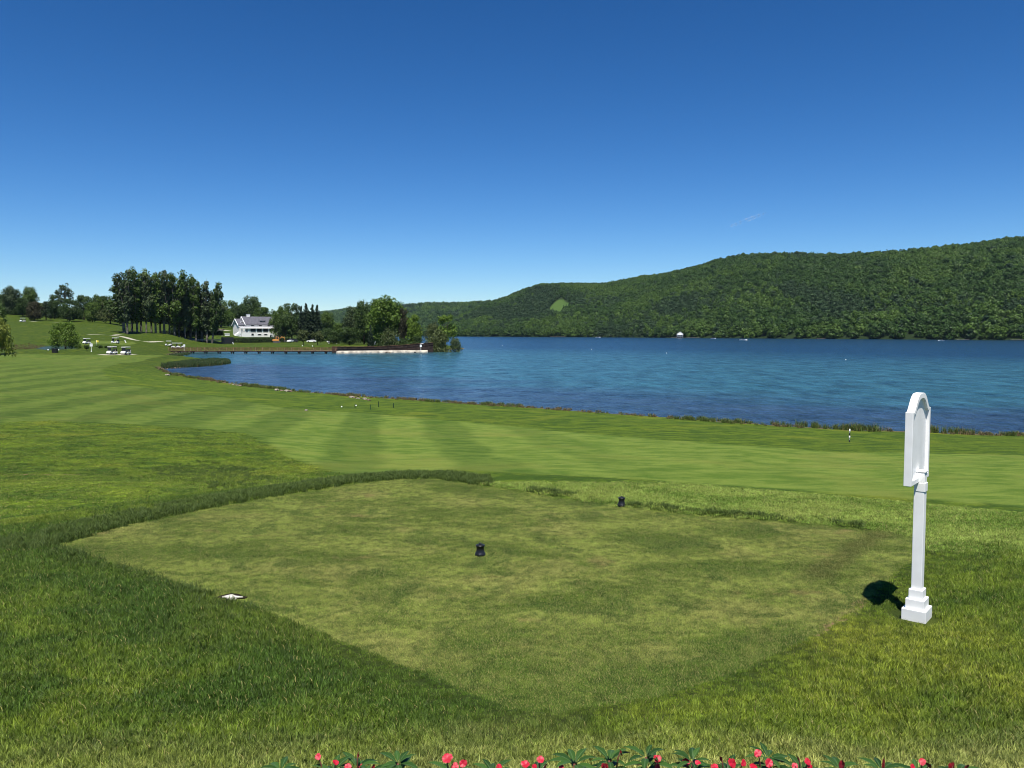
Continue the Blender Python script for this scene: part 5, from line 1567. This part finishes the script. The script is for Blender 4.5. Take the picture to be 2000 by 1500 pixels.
def blade_mat(name, which, gain=1.0, straw=0.12):
    m, nt, out = mat(name)
    pos = wpos(nt)
    rough, fair, tee, fine, micro, mm, med, big = grass_cols(nt, pos)
    c = {'rough': rough, 'tee': tee, 'fair': fair}[which]
    v = attr(nt, 'var').outputs['Fac']
    oi_ = mrange(nt, N(nt, 'ShaderNodeObjectInfo').outputs['Random'], 0, 1, 0.62, 1.32, False)
    c = mixc(nt, 1.0, c, N(nt, 'ShaderNodeCombineColor', {0: math_(nt, 'MULTIPLY', oi_, mrange(nt, v, 0, 1, 0.45 * gain, 1.95 * gain, False)), 1: math_(nt, 'MULTIPLY', oi_, mrange(nt, v, 0, 1, 0.50 * gain, 1.80 * gain, False)), 2: math_(nt, 'MULTIPLY', oi_, mrange(nt, v, 0, 1, 0.45 * gain, 2.6 * gain, False))}).outputs[0], 'MULTIPLY')
    c = mixc(nt, mrange(nt, v, 1 - straw, 1 - straw * 0.5), c, (0.30, 0.28, 0.10))
    gn = N(nt, 'ShaderNodeNewGeometry').outputs['Normal']
    up_ = N(nt, 'ShaderNodeVectorMath', {0: N(nt, 'ShaderNodeVectorMath', {0: gn, 1: (0.7, 0.7, 0.7)}, operation='MULTIPLY').outputs[0], 1: (0, -0.05, 0.42)}, operation='ADD').outputs[0]
    nn = N(nt, 'ShaderNodeVectorMath', {0: up_}, operation='NORMALIZE').outputs[0]
    p = nt.nodes.new('ShaderNodeBsdfPrincipled')
    sock(nn, nt, p.inputs['Normal'])
    sock(c, nt, p.inputs['Base Color']); p.inputs['Roughness'].default_value = 0.5; p.inputs['Specular IOR Level'].default_value = 0.15
    t = nt.nodes.new('ShaderNodeBsdfTranslucent'); sock(mixc(nt, 1.0, c, (1.1, 1.2, 0.55), 'MULTIPLY'), nt, t.inputs['Color'])
    mx = nt.nodes.new('ShaderNodeMixShader'); mx.inputs[0].default_value = 0.3
    nt.links.new(p.outputs[0], mx.inputs[1]); nt.links.new(t.outputs[0], mx.inputs[2]); nt.links.new(mx.outputs[0], out.inputs[0])
    return m
G_ROUGH = blade_mat('rough grass blades', 'rough', 1.25, 0.05)
G_TEE = blade_mat('tee grass blades', 'tee', 1.42, 0.15)
G_FAIR = blade_mat('fairway grass blades', 'fair', 1.15)
m_fr, nt, out = mat('long fringe grass')
v = attr(nt, 'var').outputs['Fac']
c = mixc(nt, v, (0.030, 0.060, 0.012), (0.095, 0.135, 0.028)); princ(nt, out, c, 0.55, 0.2)
G_FRINGE = m_fr

def spread(n, xr, yr, seed):
    g = np.random.default_rng(seed)
    return g.uniform(*xr, n), g.uniform(*yr, n), g

def in_view(x, y, extra=0.10):
    return np.abs(x) < y * (0.625 + extra) + 0.6

STONE_EX = lambda x, y: np.hypot((x - STONE_POS[0] - 0.02) * 0.8, y - STONE_POS[1] + 0.04) > 0.17
SIGN_EX = lambda x, y: np.hypot(x - sx, y - sy) > 0.24

def place(name, x, y, g, protos, label, smin, smax, tilt=0.12, mul=1.0):
    z = terrain(x, y); n = len(x)
    rot = np.stack([g.normal(size=n) * tilt, g.normal(size=n) * tilt, g.random(n) * 6.283], 1)
    s = (smin + (smax - smin) * g.random(n)) * mul
    return scatter(name, np.stack([x, y, z], 1), rot, np.stack([s, s, s * (0.8 + 0.4 * g.random(n))], 1), g.integers(0, len(protos), n), protos, label)

# rough round the tee, thinning with distance
P_R = [blade_mesh('rough_tuft', 38, 0.062, 0.022, 0.056, 0.0064, 0.62, 200 + k, G_ROUGH) for k in range(5)]
x, y, g = spread(150000, (-11, 11), (3.2, 14.5), 300)
st_ = sdist(x, y, TEE)
keep = in_view(x, y) & (st_ < -0.015) & STONE_EX(x, y) & SIGN_EX(x, y) & (g.random(len(x)) < np.clip(1.15 - (y - 5.5) / 13, 0.35, 1)) & (sdist(x, y, MOUND) > -2.5)
far = keep & (y + 0.25 * (x - 4) + 1.6 * (fbm(x / 1.2, y / 1.2, 31, 3) - 0.5) + g.normal(size=len(x)) * 0.35 > 10.3) & (x > -2.5); keep &= ~far
place('rough_grass', x[keep], y[keep], g, P_R, 'springy longer grass round the tee', 0.65, 1.25, 0.12,
      np.where(x[keep] > -1.6, 0.42 + 0.58 * sstep(0.0, 0.9, -st_[keep]), 0.72 + 0.28 * sstep(0.0, 0.5, -st_[keep])))
G_LIP = blade_mat('lip grass blades', 'fair', 1.55, 0.10)
P_L = [blade_mesh('lip_tuft', 60, 0.075, 0.012, 0.034, 0.0065, 0.9, 210 + k, G_LIP) for k in range(4)]
place('lip_grass', x[far], y[far], np.random.default_rng(9), P_L, 'short bright grass on the lip beyond the right side of the tee', 0.7, 1.25)
# tee surface, cut short
P_T = [blade_mesh('tee_tuft', 80, 0.085, 0.006, 0.017, 0.0030, 0.9, 220 + k, G_TEE) for k in range(4)]
x, y, g = spread(90000, (-6.5, 6), (5.5, 15.6), 301)
st_ = sdist(x, y, TEE)
keep = (st_ > -0.02) & STONE_EX(x, y) & (g.random(len(x)) < np.clip(1.1 - (y - 6) / 16, 0.4, 1))
place('tee_grass', x[keep], y[keep], g, P_T, 'closely mown pale grass of the tee', 0.8, 1.2, 0.05)
# long dark fringe along the far left side of the tee, ragged lip on the other sides
P_F = [blade_mesh('fringe_tuft', 46, 0.07, 0.04, 0.088, 0.0055, 0.7, 240 + k, G_FRINGE) for k in range(4)]
FRL = [tuple(on_plane(px, py, 4.5))[:2] for px, py in [(60, 1060), (105, 1052), (250, 1015), (400, 984), (560, 955), (700, 936), (775, 929), (850, 929), (910, 936)]]
FRR = [tuple(on_plane(px, py, 4.5))[:2] for px, py in [(850, 931), (920, 941), (1040, 957), (1214, 984), (1400, 1003), (1600, 1019), (1680, 1027)]]
FRN = [tuple(on_plane(px, py, 4.5))[:2] for px, py in [(105, 1070), (250, 1112), (455, 1180), (640, 1250), (800, 1311), (900, 1352)]]
FRS = [tuple(on_plane(px, py, 4.5))[:2] for px, py in [(1780, 1095), (1690, 1170), (1600, 1240), (1450, 1310)]]
x, y, g = spread(60000, (-8, 6.5), (5.2, 16.6), 302)
st_ = sdist(x, y, TEE)
d1, d2, d3 = linedist(x, y, FRL), linedist(x, y, FRR), linedist(x, y, FRN)
p_ = np.maximum.reduce([np.where(d1 < 0.46, 1.0, 0), np.where(d2 < 0.11, 0.55 * (fbm(x, y, 4, 2) > 0.38), 0), np.where(d3 < 0.35, 0.30 * (1 - d3 / 0.35) * (x < -2.5), 0), 0.5 * np.where(linedist(x, y, FRS) < 0.1, 1, 0) * 0])
keep = (st_ < 0.0) & (g.random(len(x)) < p_) & STONE_EX(x, y)
place('fringe_grass', x[keep], y[keep], g, P_F, 'long dark grass fringe along the edge of the tee', 0.7, 1.15)
# rougher ground on the slope left of the tee and the lip to the right
G_COARSE = blade_mat('coarse grass blades', 'rough', 1.5, 0.12)
P_C = [blade_mesh('coarse_tuft', 60, 0.13, 0.014, 0.042, 0.009, 0.9, 260 + k, G_COARSE) for k in range(4)]
x, y, g = spread(120000, (-36, 22), (10, 46), 303)
sf = sdist(x, y, FAIR)
keep = in_view(x, y, 0.06) & (sf < -0.12) & (sdist(x, y, TEE) < -0.3) & (g.random(len(x)) < np.clip(1.2 - y / 40, 0.12, 1)) & (sdist(x, y, LAKE) < -2)
keep &= x < -3.5
MNDP = poly_px([(-40, 938), (120, 938), (250, 940), (420, 955), (540, 966)]) + [tuple(on_plane(px, py, 4.5))[:2] for px, py in [(480, 960), (300, 998), (120, 1038), (-40, 1062)]]
mnd = keep & (sdist(x, y, MNDP) > -0.4 + 0.8 * (fbm(x, y, 41, 3) - 0.5)); keep &= ~mnd
G_MND = blade_mat('mown bank blades', 'rough', 1.7, 0.14)
place('bank_grass', x[mnd], y[mnd], np.random.default_rng(19), [blade_mesh('bank_tuft', 70, 0.13, 0.010, 0.028, 0.009, 0.9, 215 + k, G_MND) for k in range(3)], 'paler mown grass on the bank left of the tee', 0.7, 1.25)
HOL = poly_px([(325, 915), (390, 905), (450, 915), (520, 940), (570, 955), (520, 957), (440, 945), (370, 935)])
hx_ = np.random.default_rng(20); xq = hx_.uniform(-16, -5, 5000); yq = hx_.uniform(17, 34, 5000); kq = (sdist(xq, yq, HOL) > -0.5) & (hx_.random(5000) < 0.8)
place('hollow_grass', xq[kq], yq[kq], hx_, P_F, 'lush dark grass in the hollow between bank and fairway', 0.7, 1.1)
place('coarse_grass', x[keep], y[keep], g, P_C, 'coarse rough grass on the slopes below the tee', 0.7, 1.25)

# ------------------------------------------------------------------ weeds and reeds on the shore
def stalk_mat(name, a, b, dry):
    m, nt, out = mat(name)
    v = attr(nt, 'var').outputs['Fac']
    c = mixc(nt, v, a, b)
    c = mixc(nt, mrange(nt, v, 1 - dry, 1 - dry * 0.6), c, (0.20, 0.145, 0.075))
    princ(nt, out, c, 0.6, 0.2)
    return m
W_G = stalk_mat('green reeds', (0.035, 0.070, 0.014), (0.115, 0.155, 0.035), 0.15)
W_B = stalk_mat('dry shore weeds', (0.055, 0.060, 0.022), (0.150, 0.130, 0.055), 0.5)
W_D = stalk_mat('dark green sedge', (0.020, 0.045, 0.014), (0.060, 0.095, 0.028), 0.08)
P_W = [blade_mesh('weed_tuft', 60, 0.22, 0.10, 0.34, 0.022, 0.8, 280 + k, W_B) for k in range(3)] + [blade_mesh('weed_tuft', 60, 0.20, 0.12, 0.42, 0.022, 0.6, 290 + k, W_G) for k in range(3)]
P_I = [blade_mesh('reed_tuft', 46, 0.16, 0.25, 0.72, 0.024, 0.4, 310 + k, W_G) for k in range(3)]
P_S = [blade_mesh('sedge_tuft', 70, 0.30, 0.25, 0.75, 0.035, 0.5, 320 + k, W_D) for k in range(3)]
def along(px_pts, n, w0, w1, seed):
    P = np.array([tuple(on_plane(px, py, 0.05))[:2] for px, py in px_pts])
    seg = np.linalg.norm(np.diff(P, axis=0), axis=1); cum = np.concatenate([[0], np.cumsum(seg)])
    g = np.random.default_rng(seed)
    s = g.random(n) * cum[-1]; i = np.clip(np.searchsorted(cum, s) - 1, 0, len(seg) - 1)
    t = (s - cum[i]) / seg[i]
    q = P[i] + (P[i + 1] - P[i]) * t[:, None]
    nv = np.stack([-(P[i + 1] - P[i])[:, 1], (P[i + 1] - P[i])[:, 0]], 1) / seg[i][:, None]
    off = w0 + (w1 - w0) * g.random(n)
    q = q - nv * off[:, None] if True else q
    return q[:, 0], q[:, 1], g
SH = LAKE_PX[1:22]
x, y, g = along(SH, 5200, -2.0, 2.0, 401)
sd_ = -sdist(x, y, LAKE)
clump = fbm(x / 2.5, y / 2.5, 77, 3)
keep = (sd_ > -0.15) & (sd_ < 1.35) & (g.random(len(x)) < np.clip((clump - 0.30) * 3.0, 0.12, 1))
x, y = x[keep], y[keep]
z = np.maximum(terrain(x, y), 0.0); n = len(x)
idx = np.where(fbm(x / 5, y / 5, 78, 2) + 0.2 * (g.random(n) - .5) > 0.5, g.integers(0, 3, n), g.integers(3, 6, n))
s = (0.6 + 0.6 * g.random(n)) * (0.65 + 0.9 * np.clip(fbm(x / 3, y / 3, 79, 2) - 0.25, 0, 1))
rot = np.zeros((n, 3)); rot[:, 2] = g.random(n) * 6.28
scatter('shore_weeds', np.stack([x, y, z], 1), rot, np.stack([s, s, s], 1), idx, P_W, 'dry and green weeds edging the near lake shore')
# taller green reeds towards the right
x, y, g = along(LAKE_PX[0:7], 1500, -2.0, 2.0, 402)
sd_ = -sdist(x, y, LAKE)
pxl = x / y * FPX + 1000
keep = (sd_ > -0.5) & (sd_ < 0.8) & (g.random(len(x)) < np.clip((fbm(x / 1.6, y / 1.6, 80, 2) - 0.36) * 4, 0, 1) * np.clip((pxl - 1440) / 260, 0.1, 1))
x, y = x[keep], y[keep]; n = len(x)
z = np.maximum(terrain(x, y), -0.15)
s = 0.55 + 0.45 * g.random(n); rot = np.zeros((n, 3)); rot[:, 2] = g.random(n) * 6.28
scatter('shore_reeds', np.stack([x, y, z], 1), rot, np.stack([s, s, s], 1), g.integers(0, 3, n), P_I, 'upright green reeds standing at the right end of the shore')
# sedge on the spit and round the start of the boardwalk, reeds round the pond
SPIT = [tuple(on_plane(px, py, 0.1))[:2] for px, py in [(318, 718.5), (380, 715.5), (430, 712), (446, 709), (444, 706), (420, 704.7), (395, 706), (350, 711)]]
BWS = [tuple(on_plane(px, py, 0.2))[:2] for px, py in [(322, 696), (338, 692.5), (365, 688.5), (372, 692.0), (345, 695.5), (325, 697.5)]]
def fill(poly, n, seed):
    P = np.array(poly); g = np.random.default_rng(seed)
    x = g.uniform(P[:, 0].min(), P[:, 0].max(), n); y = g.uniform(P[:, 1].min(), P[:, 1].max(), n)
    k = sdist(x, y, poly) > -0.3
    return x[k], y[k]
xa_, ya_ = fill(SPIT, 2600, 501); xb_, yb_ = fill(BWS, 500, 502)
pq = poly_px([(-20, 684), (20, 683), (60, 682), (86, 681), (84, 675), (60, 672), (20, 672), (-20, 674)])
xc_, yc_ = fill(pq, 700, 503)
x = np.concatenate([xa_, xb_, xc_]); y = np.concatenate([ya_, yb_, yc_]); n = len(x); g = np.random.default_rng(504)
z = np.maximum(terrain(x, y), 0.0); s = 0.7 + 0.6 * g.random(n); rot = np.zeros((n, 3)); rot[:, 2] = g.random(n) * 6.28
idx = np.concatenate([g.integers(0, 3, len(xa_) + len(xb_)), g.integers(3, 6, len(xc_))])
scatter('spit_sedge', np.stack([x, y, z], 1), rot, np.stack([s, s, s], 1), idx, P_S + P_W[:3], 'dark green sedge covering the low spit and the pond edge')

# ------------------------------------------------------------------ flower bed under the eye
bed = MB()
xs = np.linspace(-3.2, 3.6, 70); ys = np.linspace(1.6, 3.42, 16)
vs = []; rr_ = random.Random(4)
for yv in ys:
    for xv in xs:
        e = min((yv - 1.6) / 0.15, (3.42 - yv) / 0.12, 1.0)
        vs.append((xv, yv + 0.03 * math.sin(xv * 5), tz(xv, yv) + 0.05 * e - 0.02 + 0.012 * rr_.random()))
nx = len(xs)
bed.add(vs, [(i * nx + k, i * nx + k + 1, (i + 1) * nx + k + 1, (i + 1) * nx + k) for i in range(len(ys) - 1) for k in range(nx - 1)], True)
tag(bed.build('flower_bed_soil', SOIL), None, None, None, 'structure')

m_il, nt, out = mat('glossy dark leaves')
v = attr(nt, 'var').outputs['Fac']; mid = attr(nt, 'mid').outputs['Fac']
c = mixc(nt, v, (0.012, 0.036, 0.008), (0.038, 0.088, 0.016))
c = mixc(nt, mrange(nt, mid, 0.75, 1.0), c, (0.060, 0.110, 0.040))
p = princ(nt, out, c, 0.42, 0.16); IL = m_il
m_if, nt, out = mat('coral red petals')
v = attr(nt, 'var').outputs['Fac']; mid = attr(nt, 'mid').outputs['Fac']
c = mixc(nt, v, (0.40, 0.002, 0.016), (0.56, 0.003, 0.036))
c = mixc(nt, mrange(nt, mid, 0.80, 1.0), c, (0.50, 0.006, 0.045))
p_ = nt.nodes.new('ShaderNodeBsdfPrincipled'); sock(c, nt, p_.inputs['Base Color']); p_.inputs['Roughness'].default_value = 0.5
t_ = nt.nodes.new('ShaderNodeBsdfTranslucent'); sock(c, nt, t_.inputs['Color'])
mx = nt.nodes.new('ShaderNodeMixShader'); mx.inputs[0].default_value = 0.25
nt.links.new(p_.outputs[0], mx.inputs[1]); nt.links.new(t_.outputs[0], mx.inputs[2]); nt.links.new(mx.outputs[0], out.inputs[0]); IFL = m_if
m_id, nt, out = mat('dark crimson petals'); princ(nt, out, mixc(nt, attr(nt, 'var').outputs['Fac'], (0.10, 0.004, 0.008), (0.26, 0.010, 0.02)), 0.5, 0.3); IFD = m_id
STEM = simple('reddish stems', (0.16, 0.055, 0.035), 0.6, 0.3)

def leaf_blade(V, F, var, mid, base, direc, up, L, W, curl, rv):
    """a pointed leaf folded along its midrib, as a 5 x 3 strip"""
    side = direc.cross(up).normalized(); up = side.cross(direc).normalized()
    o = len(V)
    for i, t in enumerate((0, 0.22, 0.48, 0.75, 1.0)):
        w_ = W * (0.10, 0.72, 1.0, 0.66, 0.03)[i]
        c_ = base + direc * (L * t) + up * (curl * L * (0.55 * t - 1.1 * t * t))
        V.append(c_ - side * w_ / 2 + up * w_ * 0.22); V.append(c_); V.append(c_ + side * w_ / 2 + up * w_ * 0.22)
        var += [rv] * 3; mid += [0, 1, 0]
    for i in range(4):
        for j in range(2):
            a_ = o + i * 3 + j
            F.append((a_, a_ + 1, a_ + 4, a_ + 3))

def leafy_mesh(name, whorls, rnd, material):
    V, F, var, mid = [], [], [], []
    for (c_, nl, L, tilt, ph) in whorls:
        for k in range(nl):
            a_ = ph + 2 * math.pi * (k + rnd.uniform(-.25, .25)) / nl
            tl = tilt + rnd.uniform(-0.25, 0.25)
            dv = Vector((math.cos(a_) * math.cos(tl), math.sin(a_) * math.cos(tl), math.sin(tl)))
            l_ = L * rnd.uniform(0.75, 1.15)
            leaf_blade(V, F, var, mid, Vector(c_) + dv * 0.012, dv, Vector((0, 0, 1)), l_, l_ * 0.34, 0.35, rnd.random())
    return npmesh(name, np.array([tuple(q) for q in V]), np.array(F), material, {'var': var, 'mid': mid}, True)

def flower_mesh(name, rnd, size, material, cup=0.25):
    V, F, var, mid = [], [], [], []
    for k in range(5):
        a_ = 2 * math.pi * k / 5 + rnd.uniform(-.15, .15)
        tl = cup + rnd.uniform(-.2, .2)
        dv = Vector((math.cos(a_) * math.cos(tl), math.sin(a_) * math.cos(tl), math.sin(tl)))
        side = dv.cross(Vector((0, 0, 1))).normalized(); up = side.cross(dv)
        o = len(V); s = size * rnd.uniform(0.85, 1.1); rv = rnd.random()
        for i, t in enumerate((0.05, 0.4, 0.75, 1.0)):
            for j, u in enumerate((-1, -0.5, 0, 0.5, 1)):
                w_ = s * (0.10, 0.42, 0.52, 0.26)[i]
                notch = -0.10 * s if (i == 3 and j == 2) else 0
                V.append(dv * (s * t + notch) + side * (w_ * u) + up * (0.07 * s * math.sin(3 * u + k) * t + 0.010 * k * t * s * 6 / 5 - 0.12 * s * t * t))
                var.append(rv); mid.append(1 - t)
        for i in range(3):
            for j in range(4):
                a2 = o + i * 5 + j; F.append((a2, a2 + 1, a2 + 6, a2 + 5))
    return npmesh(name, np.array([tuple(q) for q in V]), np.array(F), material, {'var': var, 'mid': mid}, True)

PLANTS = [  # bearing pixel, top pixel row of the leaves, flowers (px, py, size, dark), wording
    (548, 1489, [], 'small leafy plant without blossom at the left end of the flower bed'),
    (650, 1494, [(621, 1478, 13, 0), (655, 1489, 14, 0)], 'flowering plant with two small red buds on thin stems at left'),
    (697, 1484, [(698, 1474, 11, 1), (680, 1498, 15, 0), (706, 1498, 13, 0), (728, 1496, 10, 1)], 'flowering plant with one dark bud held above pointed leaves at left'),
    (777, 1476, [], 'leafy rosette plant without blossom left of the largest pink-red bloom'),
    (880, 1495, [(873, 1482, 23, 0), (904, 1491, 17, 0), (889, 1498, 17, 0)], 'flowering plant with the largest pink-red bloom and two smaller ones'),
    (962, 1495, [(975, 1498, 14, 0)], 'low flowering plant with one half-hidden red bloom'),
    (1046, 1497, [(1026, 1493, 18, 0), (1056, 1484, 16, 0), (1063, 1496, 14, 1), (1044, 1499, 14, 0)], 'flowering plant with a cluster of four pink-red blooms'),
    (1122, 1476, [(1096, 1498, 13, 0)], 'leafy rosette plant with one red bloom low at its left'),
    (1190, 1470, [(1211, 1470, 14, 1), (1182, 1498, 16, 1)], 'tall leafy plant with a dried dark bloom on top'),
    (1262, 1463, [(1284, 1482, 17, 0), (1284, 1499, 16, 0)], 'tallest leafy plant with a red bloom on its right side'),
    (1352, 1472, [(1340, 1488, 17, 0), (1363, 1489, 12, 0), (1396, 1497, 16, 0)], 'leafy plant with an upright red bloom in front of its leaves'),
    (1420, 1492, [(1410, 1482, 13, 1), (1430, 1490, 20, 0), (1452, 1490, 14, 0)], 'flowering plant with a broad bright bloom and a dark one behind it'),
    (1500, 1466, [(1480, 1471, 16, 0), (1502, 1490, 18, 0), (1472, 1498, 17, 0)], 'leafy plant with broad spreading leaves and three red blooms'),
    (1568, 1495, [(1561, 1482, 12, 1), (1577, 1488, 15, 0), (1552, 1496, 13, 0), (1582, 1499, 14, 0)], 'flowering plant with a dark drooping bloom beside a red one'),
    (1640, 1488, [(1647, 1494, 19, 1)], 'leafy plant with one dark red side-on bloom at right'),
    (1722, 1490, [(1728, 1492, 22, 1)], 'leafy plant with a big dark crimson bloom at right'),
    (1790, 1496, [(1802, 1488, 15, 0), (1815, 1493, 14, 1), (1782, 1498, 12, 0)], 'flowering plant with a small bright red bloom and dark petals at right'),
    (1872, 1499, [(1860, 1497, 16, 1), (1886, 1496, 16, 1)], 'flowering plant with two dark crimson blooms at the right end of the bed'),
]
frnd = random.Random(12)
for i, (px, top, fl, lab) in enumerate(PLANTS):
    Y = 3.15 + 0.22 * frnd.random()
    t = at(px, top, Y); gz_ = tz(t.x, Y)
    c = (t.x, Y)
    r = empty('impatiens_plant', (t.x, Y, gz_), 0, lab, 'flower', 'red flowering plants in the bed')
    H = max(0.12, t.z - gz_) - 0.035
    wh = [((0, 0, H), 8, 0.085, 0.30, frnd.random() * 6), ((0.01, 0, H - 0.035), 7, 0.10, 0.05, frnd.random() * 6), ((0, 0.01, H - 0.08), 7, 0.10, -0.1, frnd.random() * 6)]
    stm = MB(); stm.tube([(0, 0, -0.02), (0, 0, H)], [0.008, 0.005], 6)
    for k in range(4):
        a_ = frnd.random() * 6.28; q = (0.10 * math.cos(a_), 0.10 * math.sin(a_), H * frnd.uniform(0.45, 0.72))
        wh += [(q, 6, 0.085, 0.25, frnd.random() * 6), ((q[0], q[1], q[2] - 0.05), 5, 0.09, -0.05, frnd.random() * 6)]
        stm.tube([(0, 0, q[2] * 0.4), q], [0.006, 0.004], 5)
    link('leaves', leafy_mesh('leaves', wh, frnd, IL), r)
    for (fx, fy, fs_, dk) in fl:
        Yf = Y + frnd.uniform(-0.10, 0.02)
        w_ = at(fx, fy, Yf); loc = w_ - Vector((t.x, Y, gz_))
        o = link('bloom', flower_mesh('bloom', frnd, fs_ / 2 / FPX * Yf * 1.0, IFD if dk else IFL, 0.5 if dk else 0.2), r, loc)
        o.rotation_euler = (R(frnd.uniform(20, 60)), R(frnd.uniform(-25, 25)), frnd.random() * 0.5) if not dk else (R(frnd.uniform(70, 115)), R(frnd.uniform(-40, 40)), frnd.random() * 6)
        stm.tube([(loc.x * 0.3, loc.y * 0.3, H * 0.6), (loc.x * 0.8, loc.y * 0.8, loc.z - 0.03), (loc.x, loc.y, loc.z)], [0.004, 0.003, 0.002], 5)
    stm.build('stems', STEM, r)

# ------------------------------------------------------------------ air between here and the far hills
m_hz, nt, out = mat('thin air')
pv = nt.nodes.new('ShaderNodeVolumePrincipled')
pv.inputs['Color'].default_value = (0.55, 0.74, 1.0, 1)
pv.inputs['Density'].default_value = 0.00002
pv.inputs['Anisotropy'].default_value = 0.0
nt.links.new(pv.outputs[0], out.inputs['Volume'])
tag(MB().box((0, 0, 128), (14400, 14400, 280)).build('haze', m_hz), None, None, None, 'stuff')
